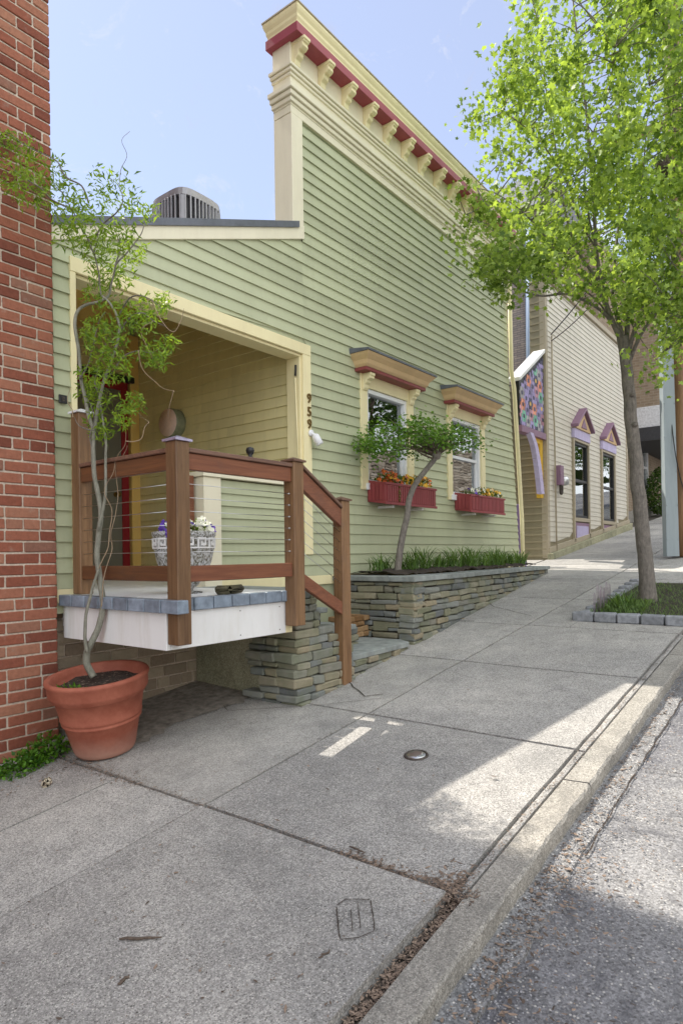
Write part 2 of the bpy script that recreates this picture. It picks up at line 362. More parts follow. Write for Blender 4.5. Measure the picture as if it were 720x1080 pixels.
KY0,KY1=.925,1.045        # kerb
WY0=1.095
CY=2.42                # centre joint
def slab(mb,x0,x1,y0,y1,dz=0,jit=.006,step=.16,mat=0,ex=None):
    """ concrete slab: top grid with slightly uneven surface, arrises broken by hand """
    nx=max(2,int((x1-x0)/step)); ny=max(2,int((y1-y0)/step)); P=[];fs=[]
    for i in range(nx+1):
        for j in range(ny+1):
            x=x0+(x1-x0)*i/nx; y=y0+(y1-y0)*j/ny
            ed=(i in(0,nx)) or (j in(0,ny))
            jx=noise.noise(Vector((x*5,y*5,1)))*jit*(1 if i in(0,nx) else 0)
            jy=noise.noise(Vector((x*5,y*5,9)))*jit*(1 if j in(0,ny) else 0)
            z=gnd(x)+dz+noise.noise(Vector((x*1.3,y*1.3,4)))*.004-(.003 if ed else 0)
            P.append((x+jx,y+jy,z))
    W=ny+1
    for i in range(nx):
        for j in range(ny): fs.append((i*W+j,(i+1)*W+j,(i+1)*W+j+1,i*W+j+1))
    n0=len(P); ring=[i*W for i in range(nx+1)]+[nx*W+j for j in range(1,ny+1)]+[i*W+ny for i in range(nx-1,-1,-1)]+[j for j in range(ny-1,0,-1)]
    for k in ring: q=P[k]; P.append((q[0],q[1],q[2]-.10))
    L=len(ring)
    for k in range(L): fs.append((ring[k],n0+k,n0+(k+1)%L,ring[(k+1)%L]))
    mb.cur=mat; mb.add(P,fs,random.random())
walk=MB()
xs=[-9,-7.6,-6.2,-4.8,-3.5,-2.1,-.7,.62,2.01,3.37,4.68,6.02]; g_=.011
for a,b in zip(xs[:-1],xs[1:]):
    near = b<=2.02
    lift=.012 if near else 0
    y0=WY0+(.0 if near else .0)
    slab(walk,a+g_*(1 if a>2.2 or a<1.9 else 1.7),b-g_*(1 if not near or b<1.9 else 1.6),y0+g_,CY-(.009 if near else g_*.6),lift)
    slab(walk,a+g_,b-g_,CY+(.009 if near else g_*.6),(3.10 if near else 3.96)-g_, lift*.3, mat=(0 if near else (1 if a<3.4 else 0)))
    if near: slab(walk,a+g_,b-g_*1.6,3.10+g_*.7,3.95,.002)
    if not near: slab(walk,a+g_,b-g_,KY1+.014,WY0-.006,-.004,step=.08,mat=0)
for a,b in zip([6.02,7.4,8.8,10.2,11.6,13,14.4,15.8,17.2,18.6,20,22,24,27,30,34,38,42],[7.4,8.8,10.2,11.6,13,14.4,15.8,17.2,18.6,20,22,24,27,30,34,38,42,45]):
    slab(walk,a+g_,b-g_,CY+.01,3.96,0)
    if b<8 : slab(walk,a+g_ if a>6.1 else 6.02+g_,b-g_,2.02,CY-.01,0,mat=0)
    elif a<8.5: slab(walk,8.52,b-g_,WY0,CY-.01,0); slab(walk,a+g_,8.5,2.02,CY-.01,0)
    else: slab(walk,a+g_,b-g_,WY0,CY-.01,0)
slab(walk,9.7,10.72,4.0,9,0); slab(walk,6.03,6.285,WY0,2.01,0)
tag(walk.build('sidewalk',[M_['walk'],M_['walk_smooth'],M_['kerb_concrete']]),kind='structure')

kerb=MB()
kx=[-9,-6.5,-4,-1.6,.7,3.02,5.35,7.7,10.1,12.5,15,18,21,25,30,36,45]
for a,b in zip(kx[:-1],kx[1:]):
    n=max(6,int((b-a)/.04)); P=[];fs=[]
    prof=[(KY1,-.2),(KY1,-.004),(KY0+.008,0),(KY0-.002,-.010),(KY0-.006,-.04),(KY0-.008,-.19)]
    for i in range(n+1):
        x=a+.006+(b-a-.012)*i/n
        for k,(y,z) in enumerate(prof):
            w=(noise.noise(Vector((x*5,1.,2)))*.010+noise.noise(Vector((x*23,k*3.1,2)))*.007)*(1 if k>1 else .2)
            P.append((x,y+w,gnd(x)+z+noise.noise(Vector((x*14,k*2.,7)))*.006*(k in(2,3,4))))
    K=len(prof)
    for i in range(n):
        for k in range(K-1): fs.append((i*K+k,(i)*K+k+1,(i+1)*K+k+1,(i+1)*K+k))
    fs+= [tuple(range(K-1,-1,-1)), tuple(n*K+k for k in range(K))]
    kerb.add(P,[tuple(reversed(f)) for f in fs],None,False)
tag(kerb.build('kerb',M_['kerb_concrete']),kind='structure')
RD=-.075
road=MB(); P=[];fs=[]; ys=[KY0+.01,.7,.5,.2,-.3,-1,-2.5,-4.5,-7.4]; xr=[-60+i*2 for i in range(26)]+[-8+i*.25 for i in range(100)]+[17+i*2 for i in range(15)]
for x in xr:
    for y in ys:
        P.append((x,y,gnd(min(45,x))+RD+ (0 if y>.6 else (.6-y)*.02 if y>-3 else .072-(-3-y)*.02)+noise.noise(Vector((x*.8,y*.8,0)))*.008))
W=len(ys)
for i in range(len(xr)-1):
    for j in range(W-1): fs.append((i*W+j,(i)*W+j+1,(i+1)*W+j+1,(i+1)*W+j))
road.add(P,fs,.5,True); tag(road.build('road',M_['road_mat']),kind='structure')
# gutter strip of lighter concrete with a ragged edge
gt=MB(); P=[];fs=[]; n=400
for i in range(n+1):
    x=-4+i*.05; e=.815-.0*max(0,min(1,(2.6-x)/1.2))+noise.noise(Vector((x*2.2,0,3)))*.02+noise.noise(Vector((x*9,0,3)))*.02
    P+= [(x,KY0+.005,gnd(x)+RD+.012),(x,e,gnd(x)+RD+.010),(x,e-.004,gnd(x)+RD-.01)]
for i in range(n):
    fs+=[(i*3,i*3+1,(i+1)*3+1,(i+1)*3),(i*3+1,i*3+2,(i+1)*3+2,(i+1)*3+1)]
gt.add(P,fs,.5); tag(gt.build('gutter_strip',M_['gutter_mat']),kind='structure')
# thin dark crack fills / joints in road and walk
def ribbon(mb,pts,w,off,fn=gnd,wj=.6):
    out=[]
    for (x0,y0),(x1,y1) in zip(pts[:-1],pts[1:]):
        L=math.hypot(x1-x0,y1-y0); k=max(2,int(L/.03))
        for i in range(k): out.append((x0+(x1-x0)*i/k,y0+(y1-y0)*i/k))
    out.append(pts[-1]); P=[];fs=[]
    for i,(x,y) in enumerate(out):
        a=out[max(0,i-1)];b=out[min(len(out)-1,i+1)]; dx,dy=b[0]-a[0],b[1]-a[1]; L=math.hypot(dx,dy) or 1; nx,ny=-dy/L,dx/L
        jx=noise.noise(Vector((x*9,y*9,5)))*min(.018,w*1.6); ww=w*(1+wj*noise.noise(Vector((x*20,y*20,2))))*.5
        for s_ in (-1,1): X=x+nx*(jx+s_*ww); Y=y+ny*(jx+s_*ww); P.append((X,Y,fn(X)+off))
    for i in range(len(out)-1): fs.append((2*i,2*i+1,2*i+3,2*i+2))
    mb.add(P,fs)
def gp(u,v,o=0):
    q=ray(u,v); t=(H-o)/(S*q.x-q.z); return (q.x*t,q.y*t)
ck=MB()
for pts,w in (([(363,717),(385,735),(404,733)],.009),([(440,640),(470,655),(500,655)],.008),([(489,620),(520,640),(560,650)],.006),([(200,690),(240,750),(330,745),(404,737)],.004)):
    ribbon(ck,[gp(*p) for p in pts],w,.006)
# utility marking scored into the near slab
for pts in ([(355,958),(357,985),(359,991)],[(355,956),(364,950),(390,950)],[(391,951),(394,983)],[(359,992),(378,990),(394,984)]):
    ribbon(ck,[gp(*p,.012) for p in pts],.0035,.0175)
for pts in ([(377,952),(380,980)],[(370,960),(372,984)]): ribbon(ck,[gp(*p,.012) for p in pts],.0025,.0175)
def rdz(x): return gnd(x)+RD
ribbon(ck,[(3.42,.80),(3.45,.2),(3.47,-1.0),(3.45,-2.2)],.004,.018,rdz); ribbon(ck,[(2.55,.80),(3.0,.81),(3.35,.808)],.006,.013,rdz,1.2); ribbon(ck,[(3.5,.81),(4.2,.81),(6,.81)],.005,.013,rdz,1.2)
tag(ck.build('pavement_cracks',M_['soil']),kind='structure')

# soil strip against the foundation, beneath the deck
dm=MB(); P=[];fs=[]; n=60
for i in range(n+1):
    x=2.03+i*(1.5/n); w=.62+.18*noise.noise(Vector((x*2,1,1)))+.06*noise.noise(Vector((x*14,1,1)))
    w*= .5+.5*min(1,(x-2.0)/.4)
    P+=[(x,4.09,gnd(x)+.03),(x,4.05-w*.5,gnd(x)+.016),(x,4.05-w,gnd(x)+.0045)]
for i in range(n): fs+=[(i*3,i*3+1,(i+1)*3+1,(i+1)*3),(i*3+1,i*3+2,(i+1)*3+2,(i+1)*3+1)]
dm.add(P,fs,.4,True); tag(dm.build('dirt_strip',M_['dirt']),kind='structure')

# leaf litter, stuff
lit=MB()
def flake(mb,x,y,z,s):
    a=R_(0,6.28); t=R_(-.35,.35); l=s*R_(.6,1.6); w=s*R_(.25,.6); c,sn=math.cos(a),math.sin(a)
    pts=[(-l,0),(-.3*l,w),(.5*l,w*.8),(l,0),(.4*l,-w),(-.4*l,-w*.8)]
    mb.add([(x+px*c-py*sn,y+px*sn+py*c,z+abs(px)*t*.5+R_(0,.002)+.002) for px,py in pts],[(0,1,2,3,4,5)])
def scat(n,fx,fy,dz,s): 
    for _ in range(n):
        x=fx(); y=fy(x); flake(lit,x,y,gnd(x)+dz,s*R_(.5,1.4))
gs=random.gauss
scat(2600,lambda:R_(.2,2.15),lambda x:1.07+gs(0,.024),-.024,.007)
scat(220,lambda:2.06+gs(0,.06),lambda x:1.08+abs(gs(0,.05)),-.004,.009)
scat(900,lambda:R_(.3,2.1),lambda x:R_(1.04,1.095),-.03,.009)
scat(600,lambda:2.02+gs(0,.022),lambda x:R_(1.0,1.6),-.004,.006)
scat(900,lambda:2.01+gs(0,.016),lambda x:R_(1.1,3.9),.0,.005)
scat(350,lambda:2.01+gs(0,.05),lambda x:R_(2.9,3.9),.003,.007)
scat(900,lambda:R_(2.0,8),lambda x:1.068+gs(0,.012),-.0,.005)
scat(250,lambda:R_(.8,6),lambda x:CY+gs(0,.008),.0,.004)
scat(120,lambda:3.37+gs(0,.01),lambda x:R_(1.2,3.9),.0,.004); scat(100,lambda:4.68+gs(0,.01),lambda x:R_(1.2,3.0),.0,.004)
scat(900,lambda:R_(.5,6),lambda x:.905-abs(gs(0,.04)),RD+.014,.008)
scat(700,lambda:R_(.6,4),lambda x:.85-abs(gs(0,.35)),RD+.014,.006)
scat(500,lambda:R_(.8,2.6),lambda x:.88-abs(gs(0,.12)),RD+.014,.009)
scat(500,lambda:R_(1.0,5.5),lambda x:R_(1.1,3.4),.003,.0045)
scat(60,lambda:R_(.8,4.5),lambda x:R_(1.2,2.4) if x<2 else R_(1.2,3.4),.014,.010); scat(260,lambda:R_(.5,2),lambda x:R_(1.1,2.4),.016,.005)
scat(500,lambda:R_(2.05,3.4),lambda x:4.05-abs(gs(0,.25)),.02,.006); scat(260,lambda:R_(1.3,2.2),lambda x:R_(3.45,3.95),.0,.008)
scat(200,lambda:R_(4.9,9),lambda x:3.05-(x-5)*-.06-abs(gs(0,.06)),.004,.006); scat(150,lambda:R_(3.4,3.9),lambda x:2.98-abs(gs(0,.04)),.004,.005)
gvl=MB()
for _ in range(2600):
    x=R_(.8,3.2); y=.90-abs(gs(0,.10)); s_=R_(.002,.005); gvl.cbox((x,y,gnd(x)+RD+.012+s_*.4),(s_*R_(.8,1.6),s_*R_(.8,1.5),s_),s_*.25,0,Matrix.Rotation(R_(0,3),3,'Z'))
tag(gvl.build('road_gravel',M_['block_grey'] if 0 else M_['gravel']),kind='stuff')
tag(lit.build('leaf_litter',M_['litter']),kind='stuff')
def stick(u0,v0,u1,v1,r,lift,label):
    mb=MB(); a=gp(u0,v0,lift); b=gp(u1,v1,lift); pts=[]
    for i in range(7):
        t=i/6; x=a[0]+(b[0]-a[0])*t; y=a[1]+(b[1]-a[1])*t
        pts.append((x+R_(-.003,.003),y+R_(-.003,.003)*2,gnd(x)+lift+r+.002))
    mb.tube(pts,[r*.6,r,r*1.1,r,r*.9,r*.8,r*.4],6)
    o=mb.build('twig',M_['bark_brown']); tag(o,label,'twig','fallen twigs')
stick(126,992,170,991,.005,.012,'longest dark twig lying alone on the near slab at lower left'); stick(124,1041,136,1031,.005,.012,'short thick dark twig low on the near slab')
stick(368,894,386,901,.004,0,'pale twig beside the joint, left of the kerb gap'); stick(336,1012,349,1003,.003,.012,'thin bent twig just below the scored marking')

# valve cover in the walk
vc=thing('valve_cover','small round rusty iron valve cover set in the shaded slab','valve cover',(2.94,1.80,gnd(2.94)))
Mt=Matrix.Rotation(-math.atan(S),3,'Y')
MB().lathe([(.0,.004),(.052,.004),(.053,.008),(.064,.008),(.066,.002)],(2.94,1.80,gnd(2.94)),32,Mt,cap=False).build('ring',M_['iron'],vc)
lid=MB().lathe([(.0,.010),(.046,.010),(.050,.006)],(2.94,1.80,gnd(2.94)),32,Mt,cap=False)
for k in range(-2,3): lid.cbox(Vector((2.94,1.80,gnd(2.94)))+Mt@Vector((k*.014,0,.011)),(.006,.07-abs(k)*.012,.004),.001,M=Mt)
lid.build('lid',M_['steel'],vc)

# ------------------------------------------------------------------ siding helper
def siding(mb, plane, face, z0, z1, e, iv, lap=.019, fixed='y'):
    """ clapboards on plane (fixed axis) facing `face` (+/-1); iv(z) -> [(a,b),..] """
    k=0
    while z0+k*e < z1-1e-4:
        zb=z0+k*e; zt=min(zb+e,z1); A=iv(zb+1e-3); B=iv(zt-1e-3); k+=1
        if len(A)!=len(B):
            C=iv((zb+zt)/2); A=B=C
        for (a0,a1),(b0,b1) in zip(A,B):
            L=a1-a0
            if L<=.002 and b1-b0<=.002: continue
            cuts=[0,1]
            if L>2.2: cuts=[0,R_(.2,.8),1]
            for c0,c1 in zip(cuts[:-1],cuts[1:]):
                x0=a0+L*c0+(.0006 if c0 else 0); x1=a0+L*c1; y0=b0+(b1-b0)*c0+(.0006 if c0 else 0); y1=b0+(b1-b0)*c1
                w=R_(-.0012,.0012)
                def P(x,d,z): return (x,plane+face*d,z) if fixed=='y' else (plane+face*d,x,z)
                vs=[P(x0,lap+w,zb),P(x1,lap+R_(-.001,.001),zb),P(y1,.003,zt+.006),P(y0,.003,zt+.006),P(x0,-.002,zb),P(x1,-.002,zb)]
                fs=[(0,1,2,3),(4,5,1,0)]
                if (face>0)^(fixed=='x'): fs=[tuple(reversed(f)) for f in fs]
                mb.add(vs,fs)
def chunk(x0,x1,y0,y1,z0,z1,wins):  # wall pieces on y plane with openings (xa,xb,za,zb)
    mb=MB(); xs_=sorted({x0,x1}|{w[0] for w in wins}|{w[1] for w in wins})
    for a,b in zip(xs_[:-1],xs_[1:]):
        zz=[z0]
        for w in sorted(wins,key=lambda w:w[2]):
            if w[0]<=a+1e-6 and w[1]>=b-1e-6: zz+=[w[2],w[3]]
        zz.append(z1)
        for i in range(0,len(zz),2): mb.box(a,b,y0,y1,zz[i],zz[i+1])
    return mb

# ------------------------------------------------------------------ GREEN HOUSE
FY=4.0
hs=thing('clapboard_house','sage green clapboard house with stepped false front, red and cream cornice and a corner porch','house',(5.9,4.6,gnd(5.9)))
def rb(x): return 2.043+.379*(x-2.15)       # bottom of raking trim
def rt(x): return 2.185+.383*(x-2.15)
def xe(z): return 9.68-.115*max(0,min(3.0,z+.2))-.02*max(0,z-2.8)
W1=(5.52,6.50,.72,1.80); W2=(7.40,8.42,.72,1.80)
OPX0,OPX1,OPZ=2.29,4.59,1.90
def iv(z):
    r=[]
    # left strip
    xl=2.15; 
    if z<rb(xl): r.append((2.15,2.27) if z<1.985 else None)
    r=[q for q in r if q]
    if z>1.985 and z<rb(4.62):
        a=max(2.15,2.15+(z-2.043)/.379); r=[(a,4.60)]
    segs=[(4.60 if z>rb(4.60) or z<1.985 else 4.60,xe(z))]
    if z<=.63: segs=[(3.54,xe(z))]
    elif z<1.985: segs=[(4.685,xe(z))]
    for w in ((5.49,6.53,.70,1.90),(7.37,8.45,.70,1.90)):
        if w[2]<z<w[3]:
            n=[]
            for a,b in segs: n+= [(a,w[0]),(w[1],b)] if a<w[0]<b else [(a,b)]
            segs=n
    return r+segs
sd=MB(); siding(sd,FY,-1,-.20,4.08,.1017,iv)
sd.build('clapboard_siding',M_['green_paint'],hs)
# solid walls behind the boards
wl=chunk(4.59,9.30,FY+.001,FY+.17,-.7,4.90,[W1,W2])
wl.prism([(OPX0,1.94),(4.59,1.94),(4.59,3.06),(2.15,2.13),(2.15,1.94)],'y',FY+.001,FY+.17)
wl.box(2.15,OPX0,FY+.001,FY+.17,-.36,1.94); wl.box(3.42,4.59,FY+.001,FY+.17,-.36,.60)
wl.prism([(9.30,-.5),(9.655,-.5),(9.655,-.2),(9.31,2.8),(9.30,4.5)],'y',FY+.001,FY+.17)
wl.box(4.60,9.30,10.8,11,-.9,3.0); wl.box(9.2,9.30,4.171,10.8,-.9,3.0); wl.box(4.60,4.70,4.171,6.64,-.6,3.0); wl.box(2.15,4.70,6.64,6.74,-.6,3.0)
wl.box(4.60,4.70,6.75,10.8,-.9,3.0)
wl.build('wall',M_['green_paint'],hs)
# base board (water table)
wt=MB(); wt.box(3.42,9.66,FY-.022,FY,-.29,-.202); wt.box(2.15,2.27,FY-.022,FY,-.29,-.202); wt.build('base_board',M_['cream_paint'],hs,.003)
# foundation of old painted brick
def bricks(mb,x0,x1,z0,z1,y,face,bl=.2,bh=.062,j=.009,header=7,fn=None,depth=.06,jit=.0015):
    k=0; z=z0
    while z<z1:
        hd=(k%header==3); L=(bl-j)/2 if hd else bl; x=x1-(0 if (k%2==0) else (L/2 if not hd else 0)); first=True
        x=x1; seg=L if k%2==0 else L/2+.0
        while x>x0:
            l=seg if first else L; first=False; a=max(x0,x-l)
            if x-a>.02 and (fn is None or z+bh>fn((a+x)/2)):
                mb.cbox(((a+x)/2,y+depth/2+R_(-.0015,.0015),z+bh/2),(x-a,depth,bh),.004,jit)
            x=a-j
        z+=bh+j; k+=1
fd=MB(); bricks(fd,2.16,3.50,-1.25,-.36,FY+.10,1,.215,.075,.01,99,jit=.003); fd.build('foundation',M_['brick_grey'],hs)
bx(2.15,3.5,FY+.112,FY+.2,-1.5,-.352).build('foundation_mortar',M_['mortar'],hs)
bx(4.6,9.25,FY+.05,FY+.3,-1.2,-.29).build('foundation_wall',M_['moss_concrete'],hs)
# porch room: olive tinted side wall, back wall with door, ceiling, floor
so=MB()
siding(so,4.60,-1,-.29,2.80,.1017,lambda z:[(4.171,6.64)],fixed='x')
so.build('porch_side_wall',M_['bounce_olive'],hs)
def ceil_(x): return 1.96+.375*(x-2.3)
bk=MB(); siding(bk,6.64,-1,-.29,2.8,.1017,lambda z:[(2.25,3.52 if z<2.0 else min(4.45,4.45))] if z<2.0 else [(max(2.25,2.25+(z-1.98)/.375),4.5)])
bk.build('porch_back_wall',M_['bounce_olive'],hs)
bx(2.15,2.249,4.171,6.64,-.6,2.1).build('porch_left_wall',M_['bounce_olive'],hs)
# ceiling boards with an added slot that lets a sun slit through, sloping with the roof
cl=MB()
def csl(x0,x1,y0,y1,t0,t1,mb): mb.hexa([(x0,y0,ceil_(x0)+t0),(x1,y0,ceil_(x1)+t0),(x1,y1,ceil_(x1)+t0),(x0,y1,ceil_(x0)+t0),(x0,y0,ceil_(x0)+t1),(x1,y0,ceil_(x1)+t1),(x1,y1,ceil_(x1)+t1),(x0,y1,ceil_(x0)+t1)])
SX0,SX1=2.66,3.24
for (a,b,c,d) in ((2.25,SX0,4.171,6.64),(SX1,4.60,4.171,6.64),(SX0,SX1,4.171,4.47),(SX0,SX1,4.84,6.64)): csl(a,b,c,d,0,.02,cl)
cl.build('porch_ceiling',M_['yellow_trim'],hs)
rf=MB()
def rsl(x0,x1,y0,y1,mb,t0=-.09,t1=0):
    mb.hexa([(x0,y0,rt(x0)+t0),(x1,y0,rt(x1)+t0),(x1,y1,rt(x1)+t0),(x0,y1,rt(x0)+t0),(x0,y0,rt(x0)+t1),(x1,y0,rt(x1)+t1),(x1,y1,rt(x1)+t1),(x0,y1,rt(x0)+t1)])
for (a,b,c,d) in ((2.16,SX0-.1,4.0,11),(SX1+.1,4.455,4.0,11),(SX0-.1,SX1+.1,4.0,4.5),(SX0-.1,SX1+.1,5.35,11)): rsl(a,b,c,d,rf)  # roof hole added so a sun slit reaches the sidewalk
rf.box(4.70,9.3,4.18,11,3.0,3.06); rf.build('roof',M_['roofing'],hs)
sk=MB()  # frame round the added roof hole
for (a,b,c,d) in ((SX0-.14,SX0-.1,4.46,5.39),(SX1+.1,SX1+.14,4.46,5.39),(SX0-.1,SX1+.1,4.46,4.5),(SX0-.1,SX1+.1,5.35,5.39)): rsl(a,b,c,d,sk,-.05,.03)
sk.build('sun_slot_frame',M_['flashing'],hs)
# raking roof trim and flashing
tr=MB(); tr.prism([(2.14,rb(2.14)),(4.615,rb(4.615)),(4.615,rt(4.615)-.03),(2.14,rt(2.14)-.03)],'y',FY-.03,FY+.0005)
tr.build('roof_trim',M_['pale_cream'],hs,.003)
fl=MB(); fl.prism([(2.14,rt(2.14)-.045),(4.53,rt(4.53)-.045),(4.53,rt(4.53)+.012),(2.14,rt(2.14)+.012)],'y',FY-.045,FY-.031); 
fl.prism([(2.14,rt(2.14)+.002),(4.453,rt(4.453)+.002),(4.453,rt(4.453)+.012),(2.14,rt(2.14)+.012)],'y',FY-.0305,FY+.2)
fl.build('roof_flashing',M_['flashing'],hs)
# opening trim
ot=MB(); ot.box(2.265,4.685,FY-.028,FY,1.885,1.985); ot.box(2.265,2.305,FY-.026,FY,-.285,1.885); ot.box(4.575,4.685,FY-.026,FY,.0,1.885)
ot.build('porch_trim',M_['cream_paint'],hs,.003)
bx(4.55,4.59,FY+.0005,FY+.165,.64,1.86).build('porch_jamb',M_['cream_paint'],hs,.002); bx(2.292,4.589,FY+.0005,FY+.166,1.86,1.885).build('porch_header',M_['cream_paint'],hs,.002)
kn=MB(); kn.box(3.36,3.54,FY-.026,FY+.18,-.285,.63); kn.box(3.34,4.57,FY-.045,FY+.19,.632,.672); kn.build('knee_wall_cap',M_['pale_cream'],hs,.003)
bx(2.25,4.599,4.001,6.639,-.45,-.245).build('porch_floor',M_['deck_white'],hs)
# door
door=MB().box(3.66,4.35,6.585,6.62,-.28,1.93).build('door',M_['door_grey'],hs)
MB().lathe([(.001,0),(.028,.0),(.03,.012),(.012,.02),(.012,.045),(.03,.055),(.03,.075),(.001,.085)],(4.27,6.585,.72),16,Matrix.Rotation(math.pi/2,3,'X')).build('door_handle',M_['brass'],door)
df=MB(); df.box(4.35,4.44,6.57,6.635,-.28,1.93); df.box(3.58,3.66,6.57,6.635,-.28,1.93); df.box(3.58,4.44,6.57,6.635,1.93,2.03); df.build('door_frame',M_['dark_red'],hs,.003)
bx(3.55,4.50,6.52,6.635,2.032,2.10).build('door_lintel',M_['black'],hs,.004)
bx(4.47,4.585,6.56,6.635,-.28,2.60).build('door_casing',M_['yellow_trim'],hs,.003)
# corner board, cornice
cb_=MB(); cb_.box(4.457,4.61,FY-.028,FY+.2,2.985,4.095); cb_.build('corner_board',M_['pale_cream'],hs,.004)
fz=MB(); fz.box(4.457,9.36,FY-.020,FY+.2,4.10,4.17); fz.box(4.452,9.37,FY-.024,FY+.2,4.17,4.80); fz.build('frieze_board',M_['pale_cream'],hs,.003)
def mold(z0,z1,pj,n,name):
    mb=MB()
    for i in range(n):
        a=z0+(z1-z0)*i/n; b=z0+(z1-z0)*(i+1)/n; q=pj*(i+1)/n
        mb.box(4.452-q,9.37+q,FY-.024-q,FY+.2+q*.4,a,b-.004)
    mb.build(name,M_['pale_cream'],hs,.004)
mold(4.19,4.33,.055,3,'lower_moulding'); mold(4.43,4.53,.045,3,'upper_moulding')
cr=MB()
cr.box(4.395,9.44,3.835,FY+.235,4.745,4.83)
cr.build('cornice_soffit',M_['cornice_red'],hs,.003)
def ring_(x0,y0,x1,y1,z): return [(x0,y0,z),(x1,y0,z),(x1,y1,z),(x0,y1,z)]
pr=[(-.012,4.835),(-.010,4.86),(.0,4.885),(.002,4.91),(.014,4.935),(.022,4.96),(.022,4.985)]
cw=MB(); P=[]; 
for q,z in pr: P+=ring_(4.40-q,3.84-q,9.43+q,FY+.23+q,z)
fs=[]
for i in range(len(pr)-1):
    for k in range(4): fs.append((i*4+k,i*4+(k+1)%4,(i+1)*4+(k+1)%4,(i+1)*4+k))
fs.append(tuple((len(pr)-1)*4+k for k in range(4))); cw.add(P,fs,.5); cw.build('cornice_crown',M_['tan_crown'] if 0 else M_['cream_paint'],hs)
bx(4.37,9.46,3.81,FY+.26,4.987,5.0).build('cornice_flashing',M_['tan_trim'],hs)
def bracket_mb(mb,x,w,y,zt,dp,h):
    pr=[(0,0),(dp,0),(dp,-h*.18),(dp*.88,-h*.20),(dp*.92,-h*.34),(dp*.72,-h*.42),(dp*.55,-h*.42),(dp*.5,-h*.58),(dp*.28,-h*.68),(dp*.26,-h*.86),(dp*.12,-h),(0,-h)]
    mb.prism([(y-a,zt+b) for a,b in pr],'x',x-w/2,x+w/2)
for i in range(14):
    x=4.515+.373*i
    mb=MB(); bracket_mb(mb,x,.075,FY-.024,4.743,.15,.24); mb.box(x-.045,x+.045,FY-.185,FY-.0241,4.715,4.7445); mb.build('cornice_bracket',M_['cream_paint'],hs,.004)
# downspout
ds=MB()
pts=[(xe(4.1)+.03,3.955,4.1),(xe(2.75)+.03,3.955,2.75),(xe(2.5)+.10,3.955,2.50),(9.70,3.955,.5),(9.72,3.955,-.24)]
ds.tube(pts,.034,8); ds.build('downspout',M_['cream_paint'],hs)
# windows
def window(W,parent):
    x0,x1,z0,z1=W; xm=(x0+x1)/2
    w=MB(); w.box(x0-.035,x0+.085,FY-.03,FY+.0005,z0-.04,z1+.13); w.box(x1-.085,x1+.035,FY-.03,FY+.0005,z0-.04,z1+.13); w.box(x0+.085,x1-.085,FY-.028,FY+.0005,z1-.03,z1+.13)
    o=w.build('window',M_['cream_paint'],parent,.003)
    f=MB(); a,b=x0+.086,x1-.086; t=.045; zb,zt=z0+.03,z1-.032
    f.box(a,a+t,FY-.006,FY+.09,zb,zt); f.box(b-t,b,FY-.006,FY+.09,zb,zt); f.box(a+t,b-t,FY-.006,FY+.09,zt-t,zt); f.box(a+t,b-t,FY-.006,FY+.09,zb,zb+t)
    f.box(a-.05,b+.05,FY-.05,FY-.007,z0-.04,z0+.03)
    zm=(zb+zt)/2
    f.box(a+t,b-t,FY+.02,FY+.06,zm-.02,zm+.02); f.box(a+t,a+t+.03,FY+.03,FY+.06,zb+t,zm-.02); f.box(b-t-.03,b-t,FY+.03,FY+.06,zb+t,zm-.02)
    f.build('window_frame',M_['white_vinyl'],o,.003)
    bx(a+t,b-t,FY+.045,FY+.05,zm,zt-t).build('pane',M_['window_glass'],o)
    bx(a+t+.03,b-t-.03,FY+.052,FY+.056,zb+t,zm-.02).build('pane',M_['window_glass'],o)
    # hood
    h0,h1=xm-.60,xm+.60; hb=MB()
    for (q,za,zb2) in ((.0,1.90,1.935),): hb.box(h0-q,h1+q,FY-.155,FY,za,zb2)
    hb.build('hood_soffit',M_['red_paint'],o,.003)
    pr=[(0,1.937),(.02,1.96),(.035,2.0),(.07,2.035),(.09,2.062)]; c=MB(); P=[]
    for q,z in pr: P+=ring_(h0-q+.005,FY-.155-q,h1+q-.005,FY,z)
    fs=[]
    for i in range(len(pr)-1):
        for k in (0,1,3): fs.append((i*4+k,i*4+(k+1)%4,(i+1)*4+(k+1)%4,(i+1)*4+k))
    c.add(P,fs,.5); c.build('hood_crown',M_['tan_crown'],o)
    MB().prism([(FY-.255,2.064),(FY,2.064),(FY,2.12),(FY-.255,2.085)],'x',h0-.095,h1+.095).build('hood_flashing',M_['flashing'],o)
    for xx in (x0+.03,x1-.03):
        b_=MB(); bracket_mb(b_,xx,.085,FY-.031,1.898,.11,.17); b_.build('hood_bracket',M_['cream_paint'],o,.004)
window(W1,hs); window(W2,hs)
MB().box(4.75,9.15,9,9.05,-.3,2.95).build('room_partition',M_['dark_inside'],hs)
# house numbers
def digit(ch,x,z,hgt):
    cu=bpy.data.curves.new('t','FONT'); cu.body=ch; cu.size=hgt*1.42; cu.extrude=.006; cu.align_x='CENTER'
    cu.resolution_u=3; cu.offset=.0012
    o=bpy.data.objects.new('tmp',cu); me=bpy.data.meshes.new_from_object(o); bpy.data.objects.remove(o)
    me.materials.clear(); me.materials.append(M_['brass'])
    d=bpy.data.objects.new('house_number',me); COL.objects.link(d); d.parent=hs; off=wloc(hs)
    d.location=Vector((x,FY-.034,z))-off; d.rotation_euler=(math.pi/2,0,0)
for ch,v in zip('959',(424.5,438.5,451.5)):
    p=atY(324.5,v,FY-.03); digit(ch,4.645,p.z,.088)
